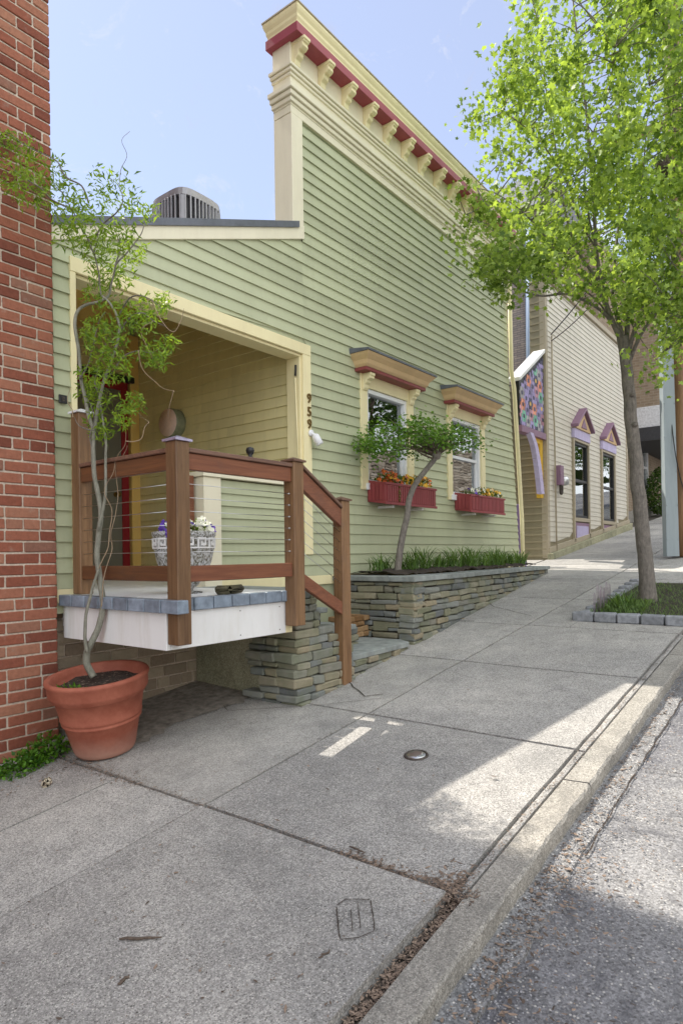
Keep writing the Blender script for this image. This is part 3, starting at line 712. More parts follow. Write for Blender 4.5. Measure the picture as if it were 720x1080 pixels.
# security camera, plaque, lamp
sc_=thing('security_camera','small white security camera on the porch post under the house number','camera',(4.67,3.96,1.12))
MB().lathe([(.001,0),(.032,0),(.032,.02),(.001,.022)],(4.66,3.972,1.15),16,Matrix.Rotation(math.pi/2,3,'X')).build('mount',M_['white_plastic'],sc_)
MB().tube([(4.66,3.96,1.15),(4.668,3.922,1.13)],.014,8).build('arm',M_['white_plastic'],sc_)
MB().tube([(4.665,3.925,1.135),(4.67,3.92,1.12),(4.695,3.885,1.04),(4.696,3.884,1.037)],[.02,.036,.038,.028],14).build('body',M_['white_plastic'],sc_)
pl=thing('wall_plaque','small black plaque on the narrow siding strip beside the brick','plaque',(2.205,3.98,1.03))
MB().cbox((2.205,3.978,1.03),(.055,.012,.055),.003).build('plate',M_['black'],pl); MB().cbox((2.205,3.971,1.03),(.02,.004,.03),.001).build('emblem',M_['iron'],pl)
wlamp=thing('wall_lamp','round pinkish wall lamp drum on the olive tinted porch wall','lamp',(4.58,5.87,1.48))
Mx=Matrix.Rotation(-math.pi/2,3,'Y')
MB().lathe([(.16,0),(.162,.01),(.162,.11),(.155,.12)],(4.587,5.87,1.48),40,Mx).build('drum',M_['disc_side'],wlamp)
MB().lathe([(.154,.1205),(.152,.128),(.001,.129)],(4.587,5.87,1.48),40,Mx,cap=False).build('lens',M_['pink_disc'],wlamp)
pj=thing('door_closer','thin cream awning pole and black bracket hanging inside the porch opening','bracket',(4.53,4.03,1.6))
MB().tube([(4.53,4.03,1.78),(4.528,4.035,1.68)],.010,8).build('bracket',M_['black'],pj); MB().tube([(4.528,4.035,1.66),(4.545,4.02,.69)],.008,6).build('pole',M_['cream_paint'],pj)

# ------------------------------------------------------------------ porch deck
dk=thing('porch_deck','white porch platform edged with blue grey tiles on a corner of the green house','deck',(2.7,3.4,-.6))
bx(2.22,3.24,2.97,4.0,-.30,-.243).build('deck_floor',M_['deck_white'],dk)
te=MB()
y=3.985; k=0
while y>2.92:
    l=.15; te.cbox((2.195,y-l/2,-.272),(.075,l-.006,.072),.004,.001); y-=l+.002
x=2.235
while x<3.15: te.cbox((x+.072,2.945,-.272),(.138,.075,.072),.004,.001); x+=.145
te.build('tile_edge',M_['tile_blue'],dk)
ff=MB(); ff.box(2.20,2.228,2.93,4.0,-.518,-.31); ff.box(2.229,3.16,2.93,2.96,-.518,-.31); ff.build('fascia',M_['white_paint'],dk,.002)
for xx in (2.32,2.75,3.10):
    for zz in (-.49,-.34): MB().cbox((xx,2.929,zz),(.007,.004,.007),.0015).build('screw_head',M_['iron'],dk)
bx(2.23,3.2,2.961,3.99,-.48,-.312).build('joists',M_['cedar_dark'],dk)
bx(3.161,3.23,2.935,2.99,-.52,-.31).build('corner_block',M_['cream_paint'],dk,.003)
# railing
rl=thing('porch_railing','stained cedar railing with steel cables round the porch deck and down the steps','railing',(2.3,2.93,-.56))
def post(x0,x1,y0,y1,z0,z1,cap='cedar_cap'):
    mb=MB(); mb.cbox(((x0+x1)/2,(y0+y1)/2,(z0+z1)/2),(x1-x0,y1-y0,z1-z0),.005); o=mb.build('post',M_['cedar_post'],rl)
    xm,ym=(x0+x1)/2,(y0+y1)/2; e=.012
    MB().add([(x0-e,y0-e,z1),(x1+e,y0-e,z1),(x1+e,y1+e,z1),(x0-e,y1+e,z1),(x0-e,y0-e,z1+.012),(x1+e,y0-e,z1+.012),(x1+e,y1+e,z1+.012),(x0-e,y1+e,z1+.012),(xm,ym,z1+.035)],
      [(0,3,2,1),(0,1,5,4),(1,2,6,5),(2,3,7,6),(3,0,4,7),(4,5,8),(5,6,8),(6,7,8),(7,4,8)]).build('post_cap',M_[cap],o)
post(2.205,2.297,2.83,2.925,-.485,.63,'copper_cap'); post(3.148,3.248,2.83,2.925,-.47,.615); post(3.785,3.885,2.93,3.02,gnd(3.85)-.02,.40); post(2.225,2.315,3.83,3.925,-.235,.93,'white_vinyl')
bx(2.235,2.273,2.926,3.829,.48,.573).build('top_rail',M_['cedar_dark'],rl,.004); bx(2.22,2.305,2.926,3.829,.575,.60).build('rail_cap',M_['cedar_cap'],rl,.004)
bx(2.235,2.273,2.926,3.829,-.14,-.052).build('bottom_rail',M_['cedar_dark'],rl,.004)
bx(2.298,3.147,2.85,2.888,.48,.573).build('top_rail',M_['cedar_rail'],rl,.004); bx(2.298,3.147,2.835,2.92,.575,.60).build('rail_cap',M_['cedar_cap'],rl,.004)
bx(2.298,3.147,2.85,2.888,-.143,-.053).build('bottom_rail',M_['cedar_rail'],rl,.004)
def slant(x0,x1,za,zb,h,y0,y1,name,mat):
    MB().hexa([(x0,y0,za-h),(x1,y0+.085,zb-h),(x1,y1+.085,zb-h),(x0,y1,za-h),(x0,y0,za),(x1,y0+.085,zb),(x1,y1+.085,zb),(x0,y1,za)]).build(name,mat,rl,.004)
slant(3.249,3.784,.575,.335,.13,2.85,2.888,'top_rail',M_['cedar_rail']); slant(3.249,3.784,.605,.365,.025,2.835,2.905,'rail_cap',M_['cedar_cap'])
slant(3.249,3.784,-.12,-.355,.095,2.85,2.888,'bottom_rail',M_['cedar_rail'])
for i in range(6):
    z=-.052+.53*(i+1)/7
    MB().tube([(2.254,2.926,z),(2.254,3.83,z)],.0022,5).build('cable',M_['steel'],rl)
    MB().tube([(2.298,2.869,z),(3.147,2.869,z)],.0022,5).build('cable',M_['steel'],rl)
    MB().tube([(3.249,2.869,z+.0),(3.786,2.955,z-.235)],.0022,5).build('cable',M_['steel'],rl)
for i in range(6):
    z=-.052+.53*(i+1)/7
    q=MB(); q.tube([(3.135,2.869,z),(3.149,2.869,z)],.006,6); q.build('cable_fitting',M_['steel'],rl)
kb=thing('rail_knob','small black ball camera on the front rail','knob',(2.80,2.875,.60))
MB().lathe([(.001,0),(.022,0),(.018,.008),(.01,.012),(.022,.03),(.027,.045),(.022,.062),(.001,.07)],(2.80,2.875,.60),16).build('ball',M_['black'],kb)
MB().lathe([(.001,0),(.010,.0),(.010,.006),(.001,.007)],(2.775,2.85,.645),12,Matrix.Rotation(-.9,3,'Z')@Matrix.Rotation(math.pi/2,3,'X')).build('lens',M_['ac_dark'],kb)
ip=thing('inner_gate_post','brown wooden post with a short cross bar at the end of the porch knee wall','post',(3.30,4.1,-.3))
bx(3.285,3.335,4.06,4.12,-.24,.64).build('upright',M_['cedar_rail'],ip,.004); bx(3.10,3.284,4.075,4.105,.50,.56).build('cross_bar',M_['cedar_dark'],ip,.003)

# ------------------------------------------------------------------ stone work
def stone(mb,c,d,M=None,r=None,bev=None):
    mb.cbox(c,d,bev or min(d)*R_(.10,.24),min(d)*.09,M,r,False)
def ledge(mb,a,b,zb,zt,depth,h=(.036,.072),l=(.10,.34),batter=.0):
    """ coursed thin stones from a to b (2d), bottom zb(s), top zt """
    a=Vector((a[0],a[1],0)); b=Vector((b[0],b[1],0)); dv=(b-a); L=dv.length; dv.normalize(); nrm=Vector((dv.y,-dv.x,0))
    z=zt; M=Matrix((dv,-nrm,UP)).transposed()
    lo=min(zb(0),zb(1))
    while z>lo-.02:
        hh=R_(*h); s=R_(-.1,0)
        while s<L:
            ll=R_(*l); s0=max(0,s); s1=min(L,s+ll)
            if s1-s0>.03 and z>zb((s0+s1)/2/L)-.0:
                dd=R_(-.012,.016)+batter*(zt-z)
                h2=hh-.005+R_(-.006,.004); zz=z-hh/2+R_(-.004,.004)
                if zb((s0+s1)/2/L)<z:
                    c=a+dv*((s0+s1)/2)-nrm*(depth/2-dd)+Vector((0,0,zz))
                    Mj=M@Matrix.Rotation(R_(-.03,.03),3,'Y')@Matrix.Rotation(R_(-.04,.04),3,'Z')
                    stone(mb,c,(s1-s0-.006,depth,h2),Mj)
            s+=ll
        z-=hh
# raised planter bed
pln=thing('planter_wall','dry stacked ledge stone planter with bluestone cap running up the sidewalk','planter',(7,3.4,gnd(7)))
PA,PB=(5.0,3.06),(9.25,3.40)
pw=MB()
ledge(pw,PA,PB,lambda t:gnd(5.0+4.25*t)-.03,-.265,.16)
ledge(pw,(5.0,3.98),PA,lambda t:gnd(5.0)-.03,-.265,.16)
pw.build('stone_wall',M_['ledge_stone'],pln)
bk2=MB(); bk2.prism([(5.04,3.10),(9.2,3.44),(9.2,3.99),(5.04,3.99)],'z',-1.1,-.275); bk2.build('wall_core',M_['soil'],pln)
cp=MB()
n=6
for i in range(n):
    t0=i/n; t1=(i+1)/n; xa=PA[0]-.04+(PB[0]-PA[0]+.07)*t0; xb=PA[0]-.04+(PB[0]-PA[0]+.07)*t1-.006
    ya=PA[1]-.035+(PB[1]-PA[1])*t0; yb=PA[1]-.035+(PB[1]-PA[1])*t1; za=-.212+R_(-.003,.003); w=.27
    cp.hexa([(xa,ya,za-.048),(xb,yb,za-.048),(xb,yb+w,za-.048),(xa,ya+w,za-.048),(xa,ya,za),(xb,yb,za),(xb,yb+w,za),(xa,ya+w,za)])
cp.hexa([(4.96,3.302,-.26),(5.22,3.31,-.26),(5.22,3.97,-.26),(4.96,3.97,-.26),(4.96,3.302,-.212),(5.22,3.31,-.212),(5.22,3.97,-.212),(4.96,3.97,-.212)])
cp.build('cap_stone',M_['cap_stone'],pln,.005)
mu=MB(); P=[];fs=[]; nx,ny=60,10
for i in range(nx+1):
    for j in range(ny+1):
        x=5.2+4.0*i/nx; y=3.30+(x-5.2)*.06+(3.975-3.30-(x-5.2)*.06)*j/ny
        P.append((x,y,-.215+.045*math.sin(math.pi*min(1,j/ny*.8+.1))+R_(-.010,.014)+noise.noise(Vector((x*3,y*3,0)))*.02))
for i in range(nx):
    for j in range(ny): fs.append((i*(ny+1)+j,(i+1)*(ny+1)+j,(i+1)*(ny+1)+j+1,i*(ny+1)+j+1))
mu.add(P,fs,.4); 
mu.build('mulch',M_['soil'],pln)
# steps
st=thing('stone_steps','bluestone porch steps with stacked ledge stone cheeks beside the railing','steps',(4.1,3.4,gnd(4.1)))
sm=MB(); 
lv=[(3.32,3.92,-.76),(3.32,3.86,-.68),(3.33,3.82,-.60),(3.33,3.66,-.535),(3.34,3.60,-.47),(3.40,3.56,-.41),(3.44,3.55,-.35)]
z=-1.12; 
while z<-.28:
    hh=R_(.040,.068); t=(z+1.10)/.75
    xa=3.29+R_(-.025,.02)+max(0,t-.45)*.16; xb=3.95 if z<-.70 else (3.80 if z<-.56 else 3.60)
    ya=2.93+max(0,t)*.10
    if z<-.80: xa-=.01
    x=xa
    while x<xb-.03:
        l=min(R_(.12,.26),xb-x)
        if z+hh>gnd(x+l/2)-.02: stone(sm,(x+l/2,ya+.09+R_(-.01,.01),z+hh/2),(l-.003,.19,hh-.002),Matrix.Rotation(R_(-.03,.03),3,'Y'))
        x+=l
    y=ya+.17
    while y<3.30:
        l=R_(.10,.2); stone(sm,(xa+.08+R_(-.012,.012),y+l/2,z+hh/2),(.18,l-.006,hh-.006)); y+=l
    z+=hh
ledge(sm,(3.93,2.985),(4.88,3.05),lambda t:gnd(3.93+.95*t)-.03,-.825,.15,(.045,.065))
ledge(sm,(3.62,3.28),(3.95,3.29),lambda t:-.72,-.46,.14,(.05,.07)); ledge(sm,(3.95,3.32),(4.55,3.35),lambda t:-.80,-.64,.14,(.05,.07))
sm.build('stone_cheek',M_['ledge_stone'],st)
co=MB(); co.box(3.36,3.60,3.13,4.09,-1.3,-.29); co.box(3.64,4.84,3.10,4.09,-1.3,-.85); co.build('step_core',M_['moss_concrete'],st)
def tread(x0,x1,y0,y1,z,t=.042):
    MB().cbox(((x0+x1)/2,(y0+y1)/2,z-t/2),(x1-x0,y1-y0,t),.006,.003).build('tread',M_['cap_stone'],st)
tread(3.25,3.62,3.06,3.99,-.245); tread(3.60,4.0,3.25,3.99,-.425); tread(3.95,4.45,3.3,3.99,-.605); 
MB().prism([(3.9,2.985),(4.86,3.03),(4.95,3.18),(4.90,3.98),(3.9,3.98)],'z',-.828,-.782).build('tread',M_['cap_stone'],st,.006)
ri=MB(); ri.box(3.66,4.0,3.33,3.98,-.82,-.47); ri.box(4.001,4.45,3.38,3.98,-.82,-.65); ri.build('riser_core',M_['soil'],st)
bs=MB()
for k in range(4):
    x=4.62
    while x<4.93: l=R_(.1,.22); stone(bs,(x+l/2,3.66,-.775+.05*k+.022),(l-.005,.2,.046)); x+=l
bs.build('brown_riser',M_['brown_stone'],st)

# ------------------------------------------------------------------ flower boxes
def petals(mb,c,s,n=5):
    nrm=Vector((R_(-.6,.3),R_(-1,-.2),R_(-.1,.9))).normalized(); x=nrm.orthogonal().normalized(); y=nrm.cross(x)
    for k in range(n):
        a=6.283*k/n+R_(-.2,.2); d=x*math.cos(a)+y*math.sin(a); e=nrm.cross(d)
        mb.add([c,c+d*s*.5-e*s*.42,c+d*s-e*s*.25+nrm*s*.1,c+d*s+e*s*.25+nrm*s*.1,c+d*s*.5+e*s*.42],[(0,1,2,3,4)])
def leafq(mb,c,d,s,w=.4,curl=.2):
    d=d.normalized(); e=d.cross(Vector((R_(-1,1),R_(-1,1),R_(-1,1)))).normalized(); n=d.cross(e)
    mb.add([c,c+d*s*.4-e*s*w*.5+n*s*curl*.2,c+d*s+n*s*curl*-.3,c+d*s*.4+e*s*w*.5+n*s*curl*.2],[(0,1,2,3)])
def rv():
    while 1:
        v=Vector((R_(-1,1),R_(-1,1),R_(-1,1)))
        if .05<v.length<1: return v
def pansy(x,y,z,cols,label,group,r=.085,name='pansy_plant',cat='flower',nl=70,nf=9):
    t=thing(name,label,cat,(x,y,z),group)
    f=MB()
    for _ in range(nl):
        v=rv(); v.z=abs(v.z); leafq(f,Vector((x,y,z))+Vector((v.x*r,v.y*r*.8,v.z*r*1.1)),v+Vector((0,0,.3)),R_(.018,.035),.6)
    f.build('foliage',M_['pansy_leaf'],t)
    for col,nn in cols:
        b=MB()
        for _ in range(nn):
            v=rv(); v.z=abs(v.z); v.y=-abs(v.y)*.6; v.normalize(); petals(b,Vector((x,y,z))+Vector((v.x*r*1.1,v.y*r,v.z*r*1.25)),R_(.018,.032))
        b.build('blossom',M_[col],t)
def flowerbox(x0,x1,label):
    t=thing('flower_box',label,'flower box',((x0+x1)/2,3.88,.52),'red window boxes')
    ys0,ys1=3.76,3.985
    zt0,zt1,zb0,zb1=.745,.785,.52,.553      # front / back heights: the box sags outward
    def pt(x,f,top): y=ys0+(ys1-ys0)*f; return (x,y,(zt0+(zt1-zt0)*f) if top else (zb0+(zb1-zb0)*f))
    b=MB(); w=.018
    def pan(xa,xb,fa,fb): b.hexa([pt(xa,fa,0),pt(xb,fa,0),pt(xb,fb,0),pt(xa,fb,0),pt(xa,fa,1),pt(xb,fa,1),pt(xb,fb,1),pt(xa,fb,1)])
    pan(x0,x1,0,.08); pan(x0,x0+w,.08,1); pan(x1-w,x1,.08,1); pan(x0+w,x1-w,.92,1)
    b.hexa([(x0+w,ys0+.018,zb0+.002),(x1-w,ys0+.018,zb0+.002),(x1-w,ys1-.02,zb1),(x0+w,ys1-.02,zb1),(x0+w,ys0+.018,zb0+.02),(x1-w,ys0+.018,zb0+.02),(x1-w,ys1-.02,zb1+.02),(x0+w,ys1-.02,zb1+.02)])
    b.build('box',M_['box_red'],t,.002)
    sl=MB(); n=int((x1-x0-.06)/.042); 
    for i in range(n):
        xa=x0+.03+(x1-x0-.06)*i/n; sl.hexa([(xa+.004,ys0-.008,zb0+.03),(xa+.036,ys0-.008,zb0+.03),(xa+.036,ys0,zb0+.03),(xa+.004,ys0,zb0+.03),(xa+.004,ys0-.008,zt0-.025),(xa+.036,ys0-.008,zt0-.025),(xa+.036,ys0,zt0-.025),(xa+.004,ys0,zt0-.025)])
    for i in range(4):
        ya=ys0+.025+i*.05; sl.box(x0-.007,x0,ya,ya+.042,zb0+.045,zt0-.01)
    sl.build('slats',M_['box_red'],t)
    rm=MB(); rm.box(x0-.01,x1+.01,ys0-.012,ys0+.0,zt0-.02,zt0+.004); rm.box(x0-.01,x1+.01,ys0-.012,ys0,zb0-.004,zb0+.024); rm.build('rim',M_['box_red'],t,.002)
    so=MB(); so.hexa([(x0+w,ys0+.02,.70),(x1-w,ys0+.02,.70),(x1-w,ys1-.02,.73),(x0+w,ys1-.02,.73),(x0+w,ys0+.02,.725),(x1-w,ys0+.02,.725),(x1-w,ys1-.02,.76),(x0+w,ys1-.02,.76)]); so.build('soil',M_['soil'],t)
    for xx in (x0+.2,x1-.25): bx(xx,xx+.03,3.80,3.999,.49,.515).build('support_bracket',M_['white_paint'],t)
    return t
fb1=flowerbox(5.60,6.66,'long red slatted flower box with a gold crest, full of orange and yellow flowers')
# gold crest on the front: stacked scrolls
em=MB()
for (dx,dz,s) in ((0,.195,.014),(0,.15,.020),(-.016,.125,.012),(.016,.125,.012),(0,.095,.018),(-.012,.065,.010),(.012,.065,.010),(0,.045,.012)):
    em.lathe([(.001,0),(s,.0),(s*.8,.008),(s*.3,.010),(.001,.011)],(5.86+dx,3.752,.515+dz),10,Matrix.Rotation(math.pi/2,3,'X'))
em.build('gold_crest',M_['brass'],fb1)
flowerbox(7.55,8.60,'plainer red slatted flower box with white and yellow pansies, farther up the wall')
cs=[[('petal_orange',12)],[('petal_orange',11),('petal_yellow',2)],[('petal_orange',12)],[('petal_yellow',5),('petal_orange',5)],[('petal_yellow',12)],[('petal_yellow',11)],[('petal_yellow',8),('petal_orange',5)],[('petal_orange',6),('petal_yellow',5)]]
ds_=['rusty orange','bright orange','orange','mixed orange and yellow','golden yellow','yellow','yellow and orange','trailing yellow and orange']
for i,(c,dn) in enumerate(zip(cs,ds_)):
    pansy(5.70+i*.124,3.86,.765+R_(0,.02),c,dn+' pansy plant, '+['first','second','third','fourth','fifth','sixth','seventh','last'][i]+' from the left in the orange flower box','flowers in the long window box',.085,nl=80)
cs=[('petal_white',5,'petal_purple',5),('petal_white',6,'petal_purple',3),('petal_white',5,'petal_yellow',2),('petal_yellow',7,'petal_white',2),('petal_yellow',8,'petal_white',2),('petal_yellow',9,'petal_white',2),('petal_yellow',5,'petal_white',3)]
for i,c in enumerate(cs):
    pansy(7.66+i*.14,3.83,.765+R_(-.01,.02)-(.03 if i<2 else 0),[(c[0],c[1]),(c[2],c[3])],['white and purple','pale white','greenish white','yellow','taller yellow','bushy yellow','trailing pale yellow'][i]+' pansy plant, '+['first','second','third','fourth','fifth','sixth','last'][i]+' from the left in the far red flower box','flowers in the far window box',.08,nl=80)

# ------------------------------------------------------------------ porch urn and rock
ur=thing('porch_urn','carved whitewashed stone urn with Greek key band on the porch deck','urn',(2.72,3.42,-.243))
MB().lathe([(.001,.06),(.11,.06),(.115,.07),(.10,.035),(.06,.055),(.055,.09),(.09,.12),(.145,.19),(.175,.27),(.188,.33),(.19,.345),(.195,.35),(.195,.43),(.205,.44),(.205,.465),(.185,.467),(.17,.42),(.001,.42)],(2.72,3.42,-.305),48).build('bowl',M_['urn_stone'],ur)
gk=MB(); nk=14
for i in range(nk):
    for (da,z0,z1,w) in ((0,.0,.07,.10),(.30,.056,.07,.52),(.62,.018,.07,.10),(.42,.018,.032,.34),(.28,.018,.045,.10),(.5,-.0,.010,1.0)):
        a0=6.283*(i+da)/nk; hw=w*.5*6.283/nk; P=[]
        for rr in (.192,.204):
            for (aa,zz) in ((a0-hw,z0),(a0+hw,z0),(a0+hw,z1),(a0-hw,z1)): P.append((2.72+rr*math.cos(aa),3.42+rr*math.sin(aa),-.305+.355+zz))
        gk.add(P,[(4,5,6,7),(0,1,5,4),(1,2,6,5),(2,3,7,6),(3,0,4,7)],.5)
gk.build('key_band',M_['white_paint'],ur)
mbx=MB().lathe([(.001,.43),(.165,.43)],(2.72,3.42,-.305),24,cap=False); mbx.build('soil',M_['soil'],ur)
for i,(dx,dy,c,dn) in enumerate(((-.12,-.06,'petal_purple','purple'),(-.04,-.11,'petal_white','white and pale yellow'),(.05,-.10,'petal_white','cream'),(.12,-.04,'petal_purple','deep violet'),(.02,.03,'petal_dark','dark maroon'),(-.08,.06,'petal_purple','blue violet'))):
    pansy(2.72+dx,3.42+dy,.13+R_(0,.03),[(c,9),('petal_purple' if i%2 else 'petal_white',4)],dn+' pansy plant in the carved urn, '+['at its left rim','left of centre in front','right of centre in front','at its right rim','in the middle at the back','at the back left'][i],'pansies in the porch urn',.07,nl=60)
rk=MB(); rk.cbox((2.78,3.05,-.215),(.19,.12,.055),.02,.008,Matrix.Rotation(.3,3,'Z'),smooth=True)
tag(rk.build('rock',M_['rock']),'flat mossy brown rock lying on the porch deck by the urn','rock')

# ------------------------------------------------------------------ AC unit
ac=thing('condenser_unit','grey air conditioner condenser with vertical louvres on the low roof','air conditioner',(4.55,5.6,3.0))
ax0,ax1,ay0,ay1,az0,az1=4.27,4.84,5.34,5.88,3.02,3.86
acx,acy,ach=(ax0+ax1)/2,(ay0+ay1)/2,.30
def acp(th,k=1.0):
    n_=4.2; c,sn=math.cos(th),math.sin(th); r=1/((abs(c)**n_+abs(sn)**n_)**(1/n_)); return (acx+c*r*ach*k,acy+sn*r*ach*k)
def ring4(k): return [acp(6.28319*i/48,k) for i in range(48)]
MB().prism(ring4(1),'z',az0,az0+.05).build('base',M_['ac_grey'],ac)
tp_=MB(); tp_.prism(ring4(1),'z',az1-.10,az1-.06); tp_.prism(ring4(.98),'z',az1-.059,az1-.03); tp_.prism(ring4(.90),'z',az1-.029,az1-.008); tp_.build('top',M_['ac_grey'],ac)
MB().prism(ring4(.90),'z',az0+.051,az1-.101).build('coil',M_['ac_dark'],ac)
ll=MB()
for i in range(40):
    th=6.28319*(i+.5)/40; x,y=acp(th,.975); ll.cbox((x,y,(az0+az1)/2-.02),(.016,.03,az1-az0-.155),.003,M=Matrix.Rotation(th+math.pi/2,3,'Z'))
for q in (.785,2.356,3.927,5.498):
    x,y=acp(q,.93); ll.cbox((x,y,(az0+az1)/2-.02),(.06,.06,az1-az0-.155),.015,M=Matrix.Rotation(q,3,'Z'))
ll.build('louvres',M_['ac_grey'],ac)

# ------------------------------------------------------------------ brick building at left
bb=thing('brick_building','red brick building whose corner fills the left edge','building',(0,5,-1.3))
br=MB(); bricks(br,.7,2.135,-1.50,5.6,3.955,1,.201,.0590,.011,7,lambda x:gnd(x)-.06,.07,.0018); br.build('brick_face',M_['brick_red'],bb)
mo=MB(); mo.box(.7,2.128,3.963,4.05,-1.6,5.62); mo.build('mortar',M_['mortar'],bb)
bo=MB(); bo.box(-5,.699,3.97,12,-2.6,5.62); bo.box(.7,2.13,4.051,12,-2,5.62); bo.box(-5,2.13,3.96,12,5.621,9.2); bo.build('wall',M_['brick_far_red'],bb)
bx(-5.1,2.125,3.75,12,9.2,9.5).build('cornice',M_['tan_trim'],bb)

# ------------------------------------------------------------------ terracotta pot and corkscrew willow
pc=Vector((2.19,3.52,0)); pc.z=gnd(pc.x)+.012
pot=thing('terracotta_pot','large terracotta pot with rolled bands standing on the sloping sidewalk','plant pot',pc)
Mp=Matrix.Rotation(-math.atan(S)*1.0,3,'Y')@Matrix.Rotation(.03,3,'X')*.965
MB().lathe([(.001,0),(.168,0),(.176,.008),(.185,.03),(.222,.19),(.228,.196),(.236,.204),(.236,.212),(.231,.218),(.238,.226),(.243,.236),(.24,.246),(.262,.355),(.272,.36),(.278,.368),(.282,.378),(.290,.386),(.294,.40),(.296,.45),(.304,.462),(.308,.475),(.302,.486),(.285,.489),(.270,.48),(.262,.44),(.25,.41),(.001,.405)],pc,64,Mp).build('pot_body',M_['terracotta'],pot)
sl=MB(); P=[Vector((0,0,.425))]; 
for rr in (.1,.18,.255):
    for k in range(24): a=6.283*k/24; P.append(Vector((rr*math.cos(a),rr*math.sin(a),.42+R_(-.008,.014))))
fs=[(0,1+k,1+(k+1)%24) for k in range(24)]
for q in range(2):
    for k in range(24): fs.append((1+q*24+k,1+(q+1)*24+k,1+(q+1)*24+(k+1)%24,1+q*24+(k+1)%24))
sl.add([pc+Mp@p for p in P],fs); 
sl.build('potting_soil',M_['soil'],pot)
pb=MB()
for _ in range(260): a=R_(0,6.28); rr=.24*math.sqrt(R_(0,1)); q=pc+Mp@Vector((rr*math.cos(a),rr*math.sin(a),.432)); flake(pb,q.x,q.y,q.z,R_(.004,.009))
tag(pb.build('bark_chips',M_['litter'],pot),kind='stuff')
wb=MB()
for _ in range(60): a=R_(2.4,3.6); rr=R_(.12,.24); q=pc+Mp@Vector((rr*math.cos(a),rr*math.sin(a),.43)); leafq(wb,q,Vector((R_(-1,1),R_(-1,1),1)),R_(.015,.035),.5)
wb.build('small_weeds',M_['weed_leaf'],pot)

wil=thing('corkscrew_willow','curly willow with twisting pale stems growing from the terracotta pot','tree',pc+Vector((0,0,.42)))
wm=MB(); wt2=MB(); wlf=MB(); tan=MB()
def wp(u,v,t=3.86): return atT(u,v,t)
def smooth(pts,k=5):
    pts=[Vector(p) for p in pts]; out=[]
    for i in range(len(pts)-1):
        p0=pts[max(0,i-1)];p1=pts[i];p2=pts[i+1];p3=pts[min(len(pts)-1,i+2)]
        for j in range(k):
            t=j/k; out.append(.5*((2*p1)+(p2-p0)*t+(2*p0-5*p1+4*p2-p3)*t*t+(3*p1-p0-3*p2+p3)*t**3))
    out.append(pts[-1]); return out
def stem(path,r0,r1,mb,t=3.86,dt=0,n=7,wig=.006):
    pts=[wp(u,v,t+dt*i/max(1,len(path)-1)) for i,(u,v) in enumerate(path)]
    sp=smooth(pts); L=len(sp)
    sp=[p+Vector((noise.noise(p*9),noise.noise(p*9+Vector((5,0,0))),0))*wig for p in sp]
    mb.tube(sp,[r0+(r1-r0)*i/(L-1) for i in range(L)],n); return sp
mainst=[stem([(99,714),(92,700),(92,688),(96,680),(105,660),(109,640),(107,615),(103,590),(104,565),(107,545),(104,520),(100,500),(98,475),(99,455)],.022,.013,wm),
 stem([(92,688),(90,668),(91,648),(97,625),(104,600)],.011,.008,wm,3.83),
 stem([(99,455),(92,430),(86,400),(83,370),(80,345),(81,330),(90,322),(105,318),(115,312),(118,300)],.012,.007,wm,3.86,.08),
 stem([(99,455),(104,430),(110,400),(118,380),(126,350),(124,335),(116,320),(108,312)],.011,.006,wm,3.86,-.1),
 stem([(104,560),(112,520),(111,490),(112,465),(108,440),(105,415)],.010,.006,wm,3.84,.05)]
for path,dt in (([(108,312),(104,290),(100,268),(103,248),(98,230),(94,215)],.1),([(118,300),(122,280),(126,262),(122,245),(116,235)],-.1),
   ([(100,268),(92,250),(84,236),(76,220),(68,205),(58,195),(56,180)],.15),([(103,248),(112,235),(124,224),(130,212),(126,196),(118,188)],-.15),
   ([(94,215),(86,196),(70,186),(60,170),(40,160),(22,150),(8,140)],-.25),([(76,220),(58,212),(44,200),(30,190),(14,178),(4,172)],-.3),
   ([(122,280),(132,268),(142,256),(150,244),(156,230),(160,222)],.1),([(126,350),(138,335),(150,330),(162,338),(176,345)],-.1),
   ([(124,335),(134,318),(146,312),(160,316),(170,326)],-.2),([(110,400),(120,392),(132,376),(146,370),(160,372),(176,362)],.1),
   ([(126,196),(128,180),(134,165),(130,148),(137,138)],.05),([(105,415),(100,400),(106,380),(112,360),(108,340)],.1),([(86,400),(94,380),(100,360),(104,340),(112,330)],-.12),
   ([(98,475),(94,460),(100,440),(92,420)],-.1),([(99,455),(86,450),(80,440)],0)):
    mainst.append(stem(path,.006 if path[0]!=(126,196) else .002,.0012,wt2,3.86,dt,5,.012))
for path in ([(104,600),(116,570),(118,540),(112,520),(118,500),(125,480),(132,465),(130,440)],[(107,640),(112,610),(118,580),(119,560),(124,520),(121,495),(130,480),(134,470)],
   [(132,465),(140,466),(150,462),(154,450),(158,445),(150,440),(144,432)],[(146,370),(152,390),(162,402),(172,410),(184,412)],[(184,412),(180,425),(178,440)],[(160,316),(172,340),(184,350),(190,340),(194,325)],[(80,440),(72,425),(74,410)],[(162,338),(150,350),(160,378),(168,384)]):
    stem(path,.0035,.0012,tan,3.8,.1,5,.02)
wm.build('trunk',M_['bark_pale'],wil); wt2.build('branches',M_['bark_grey'],wil); tan.build('curly_twigs',M_['twig_tan'],wil)
